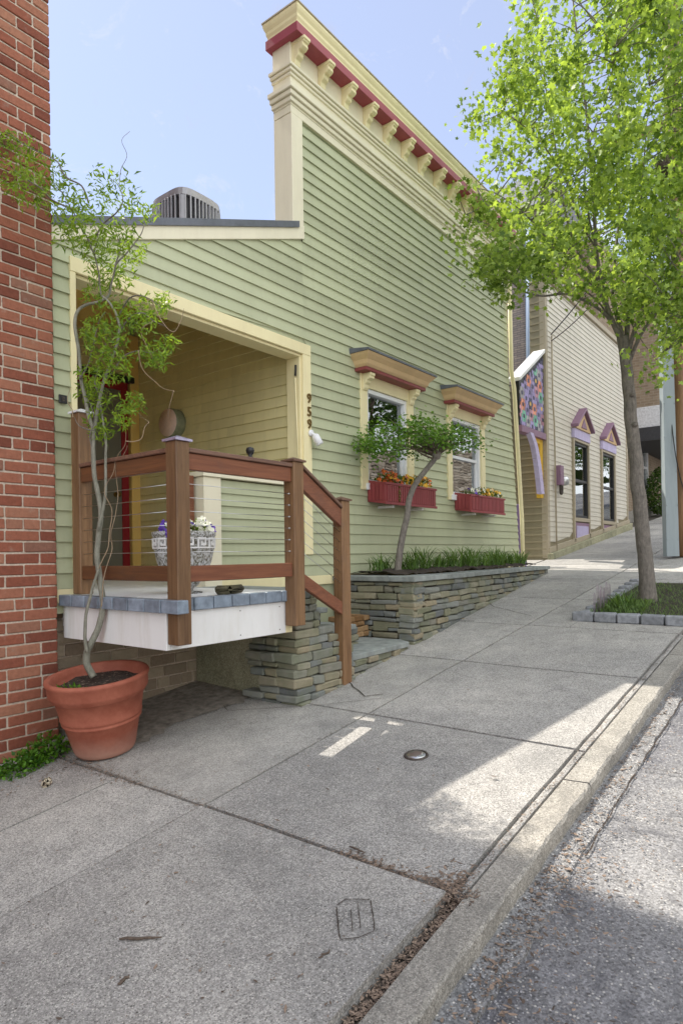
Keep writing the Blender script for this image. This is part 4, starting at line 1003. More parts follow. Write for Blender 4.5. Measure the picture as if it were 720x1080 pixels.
clus=[(20,160,26,70),(45,180,26,90),(12,185,18,50),(60,205,24,80),(30,200,22,60),(8,150,14,30),(75,225,20,70),(90,240,22,70),(130,200,22,36),(110,190,20,30),(95,215,22,50),(125,215,20,40),(150,225,14,24),(158,222,12,16),
  (100,262,18,60),(125,250,20,70),(140,265,16,50),(112,285,20,70),(130,290,14,40),(100,310,14,40),(160,325,18,60),(172,318,12,30),(150,340,16,50),(125,330,20,70),(112,360,24,110),(118,385,20,90),(100,345,16,50),
  (160,372,16,60),(178,362,10,30),(168,380,10,26),(95,395,14,40),(105,420,14,50),(140,425,14,50),(128,440,12,40),(92,410,12,36),(108,455,12,40),(100,440,10,26),(72,250,14,24)]
for (u,v,rr,n) in clus:
    dt=R_(-.25,.25) if v<330 else R_(-.12,.12)
    for _ in range(int(n*2.6)):
        a=R_(0,6.28); q=rr*math.sqrt(R_(0,1)); p=wp(u+q*math.cos(a),v+q*math.sin(a)*.9,3.84+dt+gs(0,.07))
        if p.y>3.93: p*=3.93/p.y
        d=Vector((R_(-1,1),R_(-1,1),R_(-1.3,.6))).normalized(); e=d.cross(rv()).normalized(); s=R_(.03,.055); w=s*.13
        wlf.add([p,p+d*s*.5-e*w+e*s*.12,p+d*s,p+d*s*.5+e*w+e*s*.12],[(0,1,2,3)])
wlf.build('leaves',M_['willow_leaf'],wil)

# weeds and stone at the foot of the brick wall
def weed(x,y,h,r,n,label):
    t=MB(); s=MB()
    for _ in range(n):
        v=rv(); c=Vector((x+v.x*r,y+v.y*r*.6,gnd(x+v.x*r)+h*abs(v.z)*max(.2,1-(v.x*v.x+v.y*v.y)*.7)))
        if c.y>3.94: c.y=3.94
        leafq(t,c,Vector((R_(-1,1),R_(-1.2,.6),R_(-.1,.8))),R_(.014,.032),.75)
    for _ in range(14):
        a=R_(0,6.28); s.tube([(x+R_(-.02,.02),min(3.93,y),gnd(x)),(x+math.cos(a)*r*.6,min(3.93,y+math.sin(a)*r*.4),gnd(x)+h*.8)],.0015,4)
    e=thing('weed_clump',label,'weed',(x,y,gnd(x)),'weeds along the brick wall'); t.build('foliage',M_['weed_leaf'],e); s.build('stem',M_['weed_leaf'],e)
weed(1.95,3.78,.16,.17,650,'tallest leafy weed clump against the left side of the pot'); weed(1.78,3.72,.12,.17,520,'broad low weed clump in the middle of the patch by the brick'); weed(1.60,3.76,.09,.12,260,'small weed clump nearest the left edge'); weed(1.52,3.86,.13,.06,90,'bright green weed tuft touching the brick at the left edge')
st_=MB(); q=gp(50,829); st_.cbox((q[0],q[1],gnd(q[0])+.02),(.055,.045,.045),.014,.006,Matrix.Rotation(.6,3,'Z'),smooth=True); tag(st_.build('pale_stone',M_['pale_rock']),'small cream stone lying on the sidewalk below the weeds','stone')

# ------------------------------------------------------------------ plants in the raised bed
def blades(x,y,z,n,hh,label,group,name='daylily_clump'):
    mb=MB()
    for _ in range(n):
        a=R_(0,6.28); lean=R_(.15,.75); L=hh*R_(.6,1.15); d=Vector((math.cos(a)*lean,math.sin(a)*lean*.7,1)).normalized(); e=d.cross(Vector((0,0,1)));
        e = e.normalized() if e.length>.01 else Vector((1,0,0)); w=R_(.004,.009); b=Vector((x+gs(0,.07),y+R_(-.07,.06),z)); P=[]
        for k in range(6):
            t=k/5; c=b+d*L*t+Vector((math.cos(a),math.sin(a)*.7,0))*L*.35*t*t-Vector((0,0,1))*L*.30*t**3; ww=w*(1-t**2*.95)
            c.y=min(c.y,3.97); P+=[c-e*ww,c+e*ww]
        mb.add(P,[(2*k,2*k+1,2*k+3,2*k+2) for k in range(5)])
    t=thing(name,label,'plant',(x,y,z),group); mb.build('leaves',M_['blade_leaf'],t)
pos=[5.45,5.95,6.2,6.6,6.95,7.3,7.65,8.0,8.3,8.65,8.95]; nm=['nearest the steps, left of the leaning trunk','just right of the leaning trunk','second right of the leaning trunk','under the gap between the window boxes, lower one','tallest, under the gap between the window boxes','left below the far flower box','directly below the far flower box','right below the far flower box','third from the downspout','second from the downspout','nearest the downspout']
for i,x in enumerate(pos): blades(x+R_(-.05,.05),3.70+R_(-.08,.08)+(.0),-.19,(62,80,54,90)[i%4],.26+.06*((i*7)%3)+(.06 if i==4 else 0),'strappy green daylily clump '+nm[i],'daylily clumps in the raised bed')
bl=thing('garden_light','small dark stake with a bud shaped top standing in the raised bed','garden stake',(6.05,3.93,-.2))
MB().tube([(6.18,3.93,-.2),(6.18,3.93,.12)],.004,5).build('stake',M_['iron'],bl); MB().lathe([(.001,0),(.018,.0),(.022,.015),(.012,.035),(.001,.05)],(6.18,3.93,.115),10).build('bud',M_['iron'],bl)

# leaning small maple in the bed
def leaf5(mb,c,nrm,s,r=None):
    x=nrm.orthogonal().normalized(); a0=R_(0,6.28); x=(x*math.cos(a0)+nrm.cross(x)*math.sin(a0)); y=nrm.cross(x); P=[]
    for (a,q) in ((0,1),(.45,.5),(1.0,.85),(1.6,.42),(2.2,.6),(3.14,.22),(-2.2,.6),(-1.6,.42),(-1.0,.85),(-.45,.5)):
        P.append(c+(x*math.cos(a)+y*math.sin(a))*s*q+nrm*(-.18*s*q*q))
    mb.add(P,[tuple(range(10))],r)
sm_=thing('small_maple','small leaning maple with a flat umbrella crown in the raised bed','tree',(5.42,3.6,-.2))
tk=MB(); bt=MB(); lf=MB(); T0=6.5
def sp(u,v,dt=0): return atT(u,v,T0+dt)
tr_=smooth([sp(419,604),sp(421,585),sp(425,562),sp(429,545),sp(431,528),sp(437,512),sp(447,498),sp(456,487),sp(463,478)],4)
tk.tube(tr_,[.036-.012*i/(len(tr_)-1) for i in range(len(tr_))],10)
tk.lathe([(.001,-.05),(.035,-.04),(.05,0),(.04,.03),(.001,.045)],sp(460,480),10); tk.build('trunk',M_['bark_grey'],sm_)
tips=[(372,466,.2),(385,462,-.2),(398,466,.3),(408,458,-.35),(420,456,.15),(432,450,-.2),(440,446,.3),(450,443,0),(462,446,-.35),(474,448,.2),(486,446,-.1),(498,450,.15),(490,462,.3),(478,466,-.2),(460,462,.2),(444,464,-.25),(428,468,.25),(412,472,-.1),(396,456,0),(380,474,.1),(470,472,.1),(505,458,0),(390,470,-.15),(436,474,0),(452,452,.4),(418,448,0)]
for (u,v,dt) in tips:
    u=437+(u-437)*.86; v=v+R_(-12,10)
    b0=tr_[-1-random.choice((0,1,2,3))]; e=sp(u,v,dt); mid=b0.lerp(e,.5)+Vector((0,0,.05)); path=smooth([b0,b0.lerp(mid,.6)+rv()*.03,mid+rv()*.03,e],4); bt.tube(path,[.012-.010*i/(len(path)-1) for i in range(len(path))],5)
    for q in range(2):
        e2=e+rv()*.14; bt.tube([path[-4],path[-4].lerp(e2,.6)+rv()*.01,e2],[.004,.003,.001],4)
    n=150
    for _ in range(n):
        c=e+Vector((gs(0,.075),gs(0,.10),gs(0,.055)))-Vector((0,0,.02)); leaf5(lf,c,Vector((R_(-.5,.5),R_(-.9,.5),R_(.2,1))).normalized(),R_(.016,.032))
bt.build('branches',M_['bark_brown'],sm_); lf.build('crown',M_['jap_leaf'],sm_)

# ------------------------------------------------------------------ street maple
mp_=thing('street_tree','young maple with bright spring leaves rising from the kerbside pit','tree',(7.23,1.6,gnd(7.23)))
tk=MB(); bt=MB(); lf=MB(); T1=6.69
def tp(u,v,dt=0): return atT(u,v,T1+dt)
trunk=smooth([tp(683,640),tp(681,600),tp(677,560),tp(673,520),tp(670,490),tp(666,455),tp(664,430),tp(661,400),tp(658,372),tp(656,355)],5)
L=len(trunk)
def rr_(i): t=i/(L-1); return .076*(1-.28*t)+.022*math.exp(-t*20)
tk.tube([p+Vector((noise.noise(p*5),noise.noise(p*5+Vector((3,1,0))),0))*.012 for p in trunk],[rr_(i) for i in range(L)],16)
for (i,a,s) in ((26,1.2,.03),(32,-.6,.026)):
    p=trunk[i]; tk.lathe([(.001,0),(s,.0),(s*.8,.02),(.001,.024)],p+Vector((-.06,-.05,0)),8,Matrix.Rotation(-1.3,3,'Y'))
limbs=[]
def limb(path,r0,r1,dt0=0,dt1=0):
    r0*=.68
    k=len(path)-1; pts=smooth([tp(u,v,dt0+(dt1-dt0)*i/k) for i,(u,v) in enumerate(path)],5); n=len(pts)
    (tk if r0>.0135 else bt).tube(pts,[r0+(r1-r0)*i/(n-1) for i in range(n)],8 if r0>.0135 else 5); limbs.append(pts)
limb([(656,362),(648,345),(640,325),(634,300),(628,262),(626,220),(622,170),(618,120),(612,70),(606,20),(600,-40)],.042,.006,0,-.1)
limb([(658,366),(652,340),(645,310),(648,270),(652,230),(650,180),(652,120),(656,60),(660,0)],.038,.005,0,.5)
limb([(660,370),(661,345),(664,320),(672,290),(684,262),(694,235),(700,200),(706,150),(710,90),(714,30)],.040,.006,0,.3)
limb([(662,374),(668,350),(680,320),(694,296),(706,280),(720,262),(740,230),(756,190)],.036,.006,0,-.4)
limb([(664,380),(674,355),(688,335),(704,318),(724,300),(748,280),(770,250)],.030,.006,0,-.6)
limb([(652,350),(636,330),(618,318),(596,310),(570,312),(548,305),(530,285),(515,270)],.028,.004,0,-.2)
limb([(640,325),(624,300),(606,285),(590,270),(575,250),(560,232),(540,215),(520,203),(500,198)],.024,.003,0,-.5)
limb([(634,300),(612,270),(600,240),(592,205),(586,160),(578,110),(570,60),(566,20)],.024,.004,0,.1)
limb([(628,262),(610,230),(596,190),(570,150),(548,130),(530,118)],.015,.003,-.05,-.5); limb([(645,310),(660,280),(672,250),(676,200),(680,150),(684,90)],.02,.003,.1,-.5)
limb([(648,345),(630,318),(606,300),(590,290),(560,275),(530,250),(505,235),(490,225)],.016,.003,0,.4)
limb([(694,296),(700,310),(704,330),(702,352),(698,372)],.008,.002,-.2,-.3)
limb([(628,262),(616,200),(622,150),(640,100),(648,50)],.014,.003,0,-.7); limb([(592,205),(570,190),(550,172),(530,160),(512,150)],.010,.002,.1,.5)
poly=[(548,-70),(548,40),(534,66),(520,90),(500,108),(492,140),(508,168),(520,186),(484,190),(474,215),(474,248),(505,256),(500,272),(520,300),(548,306),(580,306),(610,326),(640,332),(668,345),(684,318),(692,345),(688,395),(705,408),(716,380),(730,360),(800,330),(830,100),(820,-70)]
def inside(u,v):
    c=False; n=len(poly); j=n-1
    for i in range(n):
        if ((poly[i][1]>v)!=(poly[j][1]>v)) and (u<(poly[j][0]-poly[i][0])*(v-poly[i][1])/(poly[j][1]-poly[i][1])+poly[i][0]): c=not c
        j=i
    return c
allp=[p for l in limbs for p in l[4:]]
cl_=[]; tries=0
while len(cl_)<410 and tries<20000:
    tries+=1
    u=R_(470,830); v=R_(-70,410)
    if not inside(u,v) or not inside(u-5,v): continue
    if inside(u-10,v) and inside(u,v+10) is False and random.random()<.3: continue
    w=1.5*math.sqrt(max(0,1-((u-665)/210)**2))*math.sqrt(max(0.05,1-((v-140)/330)**2)); dt=R_(-w,w)
    p=tp(u,v,dt)
    if p.y>3.5 : p=p*(3.5/p.y) if p.z<5.2 else p
    if noise.noise(p*1.1+Vector((7,3,1)))<-.30: continue
    cl_.append(p)
for p in cl_:
    q=min(allp,key=lambda a:(a-p).length); 
    mid=q.lerp(p,.5)+rv()*.06+Vector((0,0,.03)); path=smooth([q,mid,p],4); 
    bt.tube(path,[.007-.0055*i/(len(path)-1) for i in range(len(path))],5)
    R3=R_(.11,.24); base=R_(-.25,.25)
    for _ in range(int(R_(65,120))):
        c=p+Vector((gs(0,R3*.62),gs(0,R3*.62),gs(0,R3*.55))); 
        leaf5(lf,c,Vector((R_(-.8,.8),R_(-.8,.8),R_(-.2,1))).normalized(),R_(.024,.052),max(0,min(1,R_(0,1)+base)))
tk.build('trunk',M_['bark_grey'],mp_); bt.build('branches',M_['bark_grey'],mp_); lf.build('crown',M_['maple_leaf'],mp_)
# squirrel nest
nb=MB(); c0=tp(700,178,-.9)
for _ in range(160):
    a=rv()*.075; d=rv().normalized(); nb.tube([c0+a-d*.05,c0+a+d*.05],.003,4)
nb.lathe([(.001,-.06),(.05,-.04),(.065,0),(.05,.04),(.001,.06)],c0,10); tag(nb.build('squirrel_nest',M_['bark_brown']),'dark leafy squirrel nest high in the street maple','nest')

# tree pit
TP=(6.28,8.5,1.1,2.0)
tpit=thing('tree_pit','grassy tree pit edged with grey rounded blocks at the foot of the maple','tree pit',(7.2,1.55,gnd(7.2)))
e=MB(); y=1.06
while y<1.9: l=.205; e.cbox((6.35,y+l/2,gnd(6.35)+.03),(.11,l-.01,.10),.014,.004); y+=l
x=6.32
while x<8.4: l=.24; e.cbox((x+l/2,1.985,gnd(x+l/2)+.03),(l-.01,.10,.09),.014,.004); x+=l
e.build('edging_block',M_['block_grey'],tpit)
so=MB(); so.hexa([(6.38,1.02,gnd(6.38)-.1),(8.5,1.02,gnd(8.5)-.1),(8.5,1.96,gnd(8.5)-.1),(6.38,1.96,gnd(6.38)-.1),(6.38,1.02,gnd(6.38)+.045),(8.5,1.02,gnd(8.5)+.01),(8.5,1.96,gnd(8.5)+.01),(6.38,1.96,gnd(6.38)+.045)]); so.build('pit_soil',M_['soil'],tpit)
gr=MB()
for _ in range(4200):
    x=6.42+2.0*R_(0,1)**1.3; y=R_(1.04,1.94)
    if math.hypot(x-7.23,y-1.6)<.09: continue
    hh=R_(.012,.045)+(.08*max(0,1-abs(x-6.75)/.4) if y>1.5 else 0); a=R_(0,6.28); w=R_(.002,.005); z=gnd(x)+.04-(x-6.42)*.015; dx,dy=math.cos(a)*hh*.5,math.sin(a)*hh*.5
    gr.add([(x-w,y,z),(x+w,y,z),(x+dx*.5+w*.6,y+dy*.5,z+hh*.7),(x+dx,y+dy,z+hh)],[(0,1,2,3)])
tag(gr.build('grass',M_['pit_leaf']),'short grass and ground cover growing in the tree pit','grass',kind='stuff')
blades(6.72,1.72,gnd(6.72)+.03,30,.26,'loose grassy clump left of the street maple trunk','plants in the tree pit','grass_clump'); blades(6.98,1.80,gnd(6.98)+.03,26,.24,'second grassy clump close to the street maple trunk','plants in the tree pit','grass_clump')
hp=thing('wire_border','low whitish wire hoop border standing in the grass of the tree pit','border fence',(6.6,1.8,gnd(6.6)))
for i in range(8):
    x=6.42+i*.052; y=1.90-(i%2)*.04; h_=.24+.04*(i%3); z=gnd(x)+.02; mb=MB()
    pts=[(x-.02,y,z),(x-.022,y,z+h_*.8)]+[(x+.022*math.cos(a),y,z+h_*.8+.04*math.sin(a)) for a in (2.4,1.57,.7)]+[(x+.022,y,z+h_*.8),(x+.02,y,z)]
    mb.tube(pts,.0038,5); mb.build('hoop',M_['wire_white'],hp)

# ------------------------------------------------------------------ utility pole
up_=thing('utility_pole','weathered brown utility pole with a tall grey steel cable guard','utility pole',(11.0,2.0,gnd(11)))
base=Vector((11.02,1.93,gnd(11)))
top=base+Vector((.15,.1,9.5))
P=[base.lerp(top,i/14) for i in range(15)]; MB().tube(P,[.155-.045*i/14 for i in range(15)],20).build('wooden_pole',M_['pole_wood'],up_)
gd=MB(); a=Vector((10.79,2.06,gnd(10.8)+.03)); bq=a+Vector((.18,.10,6.2)); ux=Vector((.61,-.79,0)); uy=Vector((.79,.61,0))
for (w0,w1,d0,d1) in ((-.095,.095,-.07,.05),):
    def sec(c,s): return [c+ux*w0*s+uy*d0,c+ux*w1*s+uy*d0,c+ux*w1*s+uy*d1,c+ux*w0*s+uy*d1]
    gd.hexa(sec(a,1)+sec(bq,.8))
for zz in range(12):
    for sd_ in (-.085,.085):
        t=(zz+.5)/12; c=a.lerp(bq,t)+ux*sd_*(1-.2*t)-uy*.072; gd.cbox(c,(.016,.016,.016),.004)
gd.build('cable_guard',M_['grey_metal_paint'],up_,.006)
MB().tube(smooth([base+Vector((-.17,.12,2.2)),base+Vector((-.25,.05,1.6)),base+Vector((-.16,.0,1.2)),base+Vector((-.15,-.05,1.0))],5),.008,5).build('loose_cable',M_['black'],up_)
ar_=MB(); ar_.box(11.1,11.2,1.0,3.0,6.6,6.72); ar_.build('crossarm',M_['pole_wood'],up_)
def wire(name,a,b,sag,r,label):
    a=Vector(a);b=Vector(b); P=[a.lerp(b,i/20)-Vector((0,0,sag*4*(i/20)*(1-i/20))) for i in range(21)]
    mb=MB(); mb.tube(P,r,5); tag(mb.build(name,M_['black']),label,'wire','overhead wires')
wire('overhead_wire',atT(676,-20,5.2),(11.15,1.5,6.7),.05,.014,'thick black overhead wire crossing the top right corner'); wire('overhead_wire',atT(693,-20,5.6),atT(686,60,6.2),.0,.006,'thin wire dropping beside the thick one in the top right corner')
wire('service_wire',(11.2,2.1,6.0),(10.93,3.9,3.7),.15,.010,'service wire running down from the pole to the corner of the beige house'); wire('service_wire',(11.2,2.0,5.8),(10.95,3.9,3.6),.3,.008,'lower slack service wire beside the first on the beige house')

# ------------------------------------------------------------------ beige vinyl house
th_=thing('vinyl_house','beige vinyl sided house with two dark windows under purple pediments','house',(13.4,4.5,gnd(13)))
TX0,TX1=10.76,15.95
vs=MB()
def tiv(z):
    lo=(z-gnd(0)-.26)/.12   # siding ends on the sloping base board
    b=min(TX1-.08,max(TX0,lo)) if z<.70 else TX1-.08
    segs=[(TX0+.09,b)]
    for w in ((12.05,13.02),(13.83,14.86)):
        if .15<z<2.28:
            n=[]
            for a,c in segs:
                if a<w[0]<c: n+=[(a,w[0]),(min(w[1],c),c)]
                else: n.append((a,c))
            segs=n
    return [s_ for s_ in segs if s_[1]-s_[0]>.003]
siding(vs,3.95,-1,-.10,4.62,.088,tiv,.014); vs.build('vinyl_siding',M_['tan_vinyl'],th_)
sv=MB(); siding(sv,TX0,-1,-.45,4.62,.12,lambda z:[(3.96,6.0 if z<2.9 else 4.2)],.013,'x'); sv.build('side_siding',M_['tan_side_shade'],th_)
wc=chunk(TX0+.001,TX1,3.951,4.1,-.5,4.62,[(12.10,12.97,.55,2.1),(13.88,14.82,.55,2.1)]); wc.box(TX0+.001,TX0+.1,4.101,6,-.6,2.9); wc.box(TX0+.1,TX1,5.9,6,-.6,2.9); wc.box(TX0+.001,TX1,4.101,4.2,2.9,4.62); wc.build('wall',M_['tan_side_shade'],th_)
bx(TX0+.1,TX1,4.2,5.9,2.8,2.95).build('roof',M_['roofing'],th_)
cc=MB(); cc.box(TX0-.012,TX0+.09,3.925,4.03,-.12,4.62); cc.box(TX1-.08,TX1+.01,3.925,4.03,.45,4.62); cc.box(TX0-.03,TX1+.03,3.90,3.949,4.62,4.72); cc.build('corner_post',M_['tan_trim'],th_,.004)
bs_=MB(); bs_.prism([(TX0-.02,gnd(TX0)-.1),(TX1+.02,gnd(TX1)-.1),(TX1+.02,gnd(TX1)+.14),(TX0-.02,gnd(TX0)+.10)],'y',3.84,3.94); bs_.build('foundation',M_['moss_concrete'],th_,.006)
bs2=MB(); bs2.prism([(TX0-.01,gnd(TX0)+.102),(TX1+.01,gnd(TX1)+.142),(TX1+.01,gnd(TX1)+.22),(TX0-.01,gnd(TX0)+.20)],'y',3.90,3.949); bs2.build('base_board',M_['tan_trim'],th_,.003)
for (a,b) in ((12.12,12.95),(13.90,14.80)):
    xm=(a+b)/2
    w=MB(); w.box(a-.06,a,3.90,3.99,.16,2.1); w.box(b,b+.06,3.90,3.99,.16,2.1); w.box(a,b,3.90,3.99,.55,.62); w.box(a,b,3.90,3.99,2.05,2.1)
    o=w.build('window',M_['tan_trim'],th_,.004)
    s=MB(); s.box(a+.001,a+.05,3.93,3.985,.621,2.049); s.box(b-.05,b-.001,3.93,3.985,.621,2.049); s.box(a+.05,b-.05,3.93,3.985,1.30,1.35); s.box(a+.05,b-.05,3.93,3.985,.621,.67); s.box(a+.05,b-.05,3.93,3.985,2.0,2.049); s.build('sash',M_['black'],o,.003)
    bx(a+.05,b-.05,3.965,3.97,.67,2.0).build('pane',M_['window_glass'],o)
    bx(a-.06,b+.06,3.885,3.949,2.101,2.28).build('lintel',M_['lavender_paint'],o,.004)
    p=MB(); p.prism([(a-.04,2.281),(b+.04,2.281),(xm,2.62)],'y',3.86,3.949); p.build('pediment',M_['tan_crown'],o,.003)
    pp=MB()
    for s_ in (-1,1):
        x0_=a-.09 if s_<0 else b+.09
        pp.hexa([(x0_,3.80,2.29),(xm,3.80,2.66),(xm,3.949,2.66),(x0_,3.949,2.29),(x0_,3.80,2.345),(xm,3.80,2.715),(xm,3.949,2.715),(x0_,3.949,2.345)] if s_<0 else [(xm,3.801,2.66),(x0_,3.801,2.29),(x0_,3.949,2.29),(xm,3.949,2.66),(xm,3.801,2.715),(x0_,3.801,2.345),(x0_,3.949,2.345),(xm,3.949,2.715)])
    pp.prism([(xm-.16,2.32),(xm+.16,2.32),(xm,2.50)],'y',3.845,3.8595); pp.build('pediment_moulding',M_['plum_paint'],o,.003)
    q=MB(); q.box(a-.02,b+.02,3.915,3.949,.17,.53); q.build('panel_frame',M_['plum_paint'],o,.003)
    bx(a+.07,b-.07,3.905,3.914,.23,.47).build('panel',M_['lavender_paint'],o,.003)
em_=thing('electric_meter','round electric meter beside a plum coloured box on the beige siding','electric meter',(11.35,3.9,1.3))
MB().cbox((11.22,3.88,1.32),(.16,.10,.34),.01).build('meter_box',M_['plum_paint'],em_); MB().lathe([(.001,0),(.085,0),(.085,.06),(.07,.11),(.001,.12)],(11.46,3.93,1.24),20,Matrix.Rotation(math.pi/2,3,'X')).build('meter',M_['steel'],em_)
MB().tube(smooth([(11.40,3.9,1.15),(11.36,3.89,1.02),(11.28,3.89,1.02),(11.24,3.88,1.15)],4),.02,6).build('conduit_loop',M_['iron'],em_)
MB().tube([(10.98,3.90,3.7),(10.98,3.90,2.6),(11.05,3.90,2.2),(11.08,3.90,-.0)],.014,6).build('service_cable',M_['tan_trim'],em_)

# quilt sign awning between the houses
qa=thing('quilt_awning','sloped entry hood faced with a patchwork quilt pattern between the two houses','awning',(10.3,4.0,1.95))
QX0,QX1=9.70,10.74
def qt(x): return 2.70+(x-QX0)*.66
MB().prism([(QX0,1.99),(QX1,1.99),(QX1,qt(QX1)-.03),(QX0,qt(QX0)-.03)],'y',3.97,4.03).build('backing_board',M_['black'],qa)
MB().hexa([(QX0-.04,3.93,qt(QX0)-.03),(QX1,3.93,qt(QX1)-.03),(QX1,4.14,qt(QX1)-.03),(QX0-.04,4.14,qt(QX0)-.03),(QX0-.04,3.93,qt(QX0)+.03),(QX1,3.93,qt(QX1)+.03),(QX1,4.14,qt(QX1)+.03),(QX0-.04,4.14,qt(QX0)+.03)]).build('sloped_roof',M_['white_paint'],qa,.004)
cols=['quilt_purple','quilt_green','quilt_pink','quilt_gold','quilt_coral','quilt_grey','quilt_navy']
for n_,c_ in zip(cols,((.33,.28,.50),(.22,.50,.38),(.50,.27,.34),(.70,.48,.12),(.70,.30,.20),(.42,.40,.42),(.09,.09,.15))): paint(n_,c_,.6,rv=.7)
fl_=MB(); hr=.040; NB=((0,0),(1,0),(-1,0),(0,1),(0,-1),(1,-1),(-1,1))
for aq in range(-30,40):
    for bq_ in range(0,40):
        x=QX0+.03+hr*math.sqrt(3)*(aq+bq_/2); z=2.03+hr*1.5*bq_
        if x<QX0+.02 or x>QX1-.02 or z+hr>qt(x-hr)-.04: continue
        for da,db in NB:
            ca,cb2=aq+da,bq_+db
            if (ca+3*cb2)%7==0: break
        hsh=(ca*31+cb2*17)%7
        fl_.cur=(3 if hsh in(6,) else 6) if (da,db)==(0,0) else (0,5,1,2,0,4,6)[hsh] if (ca*5+cb2*3)%4 else (0,5,0,2)[(ca+cb2)%4]
        P=[(x+hr*.95*math.sin(6.28319*k/6),3.962+R_(0,.003),z+hr*.95*math.cos(6.28319*k/6)) for k in range(6)]
        P+=[(p[0],3.969,p[2]) for p in P]; fl_.add(P,[tuple(range(6))]+[(k,(k+1)%6,(k+1)%6+6,k+6) for k in range(6)])
fl_.build('quilt_patches',[M_[c] for c in cols],qa)
MB().prism([(QX0,1.88),(QX1,1.88),(QX1,1.985),(QX0,1.985)],'y',3.93,4.05).build('lower_rail',M_['plum_paint'],qa,.004)
cv=MB(); P=smooth([(10.02,3.93,1.90),(10.20,3.93,1.72),(10.33,3.93,1.45),(10.42,3.93,1.15),(10.47,3.93,.95)],5)
for p0,p1 in zip(P[:-1],P[1:]): cv.hexa([(p1.x-.07,3.90,p1.z),(p1.x+.07,3.90,p1.z),(p1.x+.07,3.98,p1.z),(p1.x-.07,3.98,p1.z),(p0.x-.07,3.90,p0.z),(p0.x+.07,3.90,p0.z),(p0.x+.07,3.98,p0.z),(p0.x-.07,3.98,p0.z)])
cv.build('curved_brace',M_['lavender_paint'],qa)
gb=MB(); gb.box(10.60,10.72,3.985,4.06,.90,1.879); gb.box(10.30,10.60,3.985,4.06,1.80,1.879); gb.build('gold_bracket',M_['gold_paint'],qa,.004)
pd=thing('purple_gate','narrow purple gate post beside the downspout at the alley mouth','gate post',(9.82,4.1,gnd(9.82)))
MB().box(9.78,9.88,4.02,4.12,gnd(9.8),.75).build('upright',M_['purple_paint'],pd,.004); MB().box(9.76,9.98,4.0,4.14,gnd(9.8),gnd(9.8)+.12).build('foot_block',M_['purple_paint'],pd,.004); MB().cbox((9.93,4.08,.30),(.09,.08,.16),.01).build('latch_box',M_['grey_metal_paint'],pd)

# buildings behind
rb_=thing('rear_brick_building','tall pale brick building with a grey roof behind the beige house','building',(17,6.5,gnd(17)))
w=MB(); w.box(14,20,5.3,8,.2,7.6); w.build('wall',M_['brick_insul'],rb_)
MB().prism([(13.8,7.6),(20.2,7.6),(19.6,8.6),(14.4,8.6)],'y',5.15,8.1).build('roof',M_['grey_shingle'],rb_)
MB().tube([(13.9,5.42,7.5),(13.9,5.42,2.5)],.09,6).build('downspout',M_['blue_grey'],rb_)
for z in (5.2,):
    for x in (14.6,16.4,18.2):
        o=bx(x,x+1,5.24,5.32,z,z+1.5).build('window',M_['far_trim'],rb_); bx(x+.1,x+.9,5.225,5.239,z+.1,z+1.4).build('pane',M_['window_glass'],o)
# brown brick building with projecting bay
bn_=thing('brown_brick_building','brown brick building with a projecting white trimmed bay, far up the street','building',(22,6,gnd(22)))
w=chunk(16.02,34,4.55,5.0,.3,7.5,[(19.2,20.6,1.6,3.1)]); w.box(16.02,34,5.0,12,.3,7.5); w.build('wall',M_['brick_far_brown'],bn_)
bx(18.3,34,3.70,4.549,3.75,7.5).build('bay_wall',M_['brick_far_brown'],bn_)
bx(18.2,34.1,3.60,4.549,2.85,3.2).build('bay_soffit',M_['ac_dark'],bn_); bx(18.25,34.05,3.64,4.549,3.201,3.749).build('bay_fascia',M_['far_trim'],bn_,.01)
w=MB(); w.box(19.2,19.3,4.5,4.6,1.6,3.1); w.box(20.5,20.6,4.5,4.6,1.6,3.1); w.box(19.3,20.5,4.5,4.6,1.6,1.7); w.box(19.3,20.5,4.5,4.6,3.0,3.1); w.box(19.3,20.5,4.52,4.58,2.35,2.43); o=w.build('window',M_['far_trim'],bn_,.005)
bx(19.3,20.5,4.56,4.57,1.7,3.0).build('pane',M_['window_glass'],o)
bx(21,22.4,3.66,3.70,4.3,6.2).build('bay_window',M_['far_trim'],bn_); 
o=bx(19.0,20.4,3.66,3.699,4.4,6.4).build('bay_window',M_['far_trim'],bn_); bx(19.1,20.3,3.645,3.659,4.5,6.3).build('pane',M_['window_glass'],o)
MB().prism([(16.02,gnd(16.02)-.2),(34,gnd(34)-.2),(34,gnd(34)+.25),(16.02,gnd(16.02)+.25)],'y',4.4,4.549).build('foundation',M_['kerb_concrete'],bn_)
def bush(c,rad,n,label,name='shrub'):
    t=thing(name,label,'shrub',c); f=MB(); s=MB()
    for _ in range(n):
        v=rv(); v=v.normalized()*v.length**.4; p=Vector(c)+Vector((v.x*rad[0],v.y*rad[1],rad[2]*(1+v.z)*.9)); leafq(f,p,rv(),R_(.06,.12),.6)
    for _ in range(6): v=rv(); s.tube([Vector(c),Vector(c)+Vector((v.x*rad[0]*.5,v.y*rad[1]*.5,rad[2]))],.015,5)
    f.build('foliage',M_['far_leaf'],t); s.build('stems',M_['bark_brown'],t)
bush((20.2,4.1,gnd(20.2)),(.55,.35,.75),1500,'dark green shrub growing against the brown brick building')

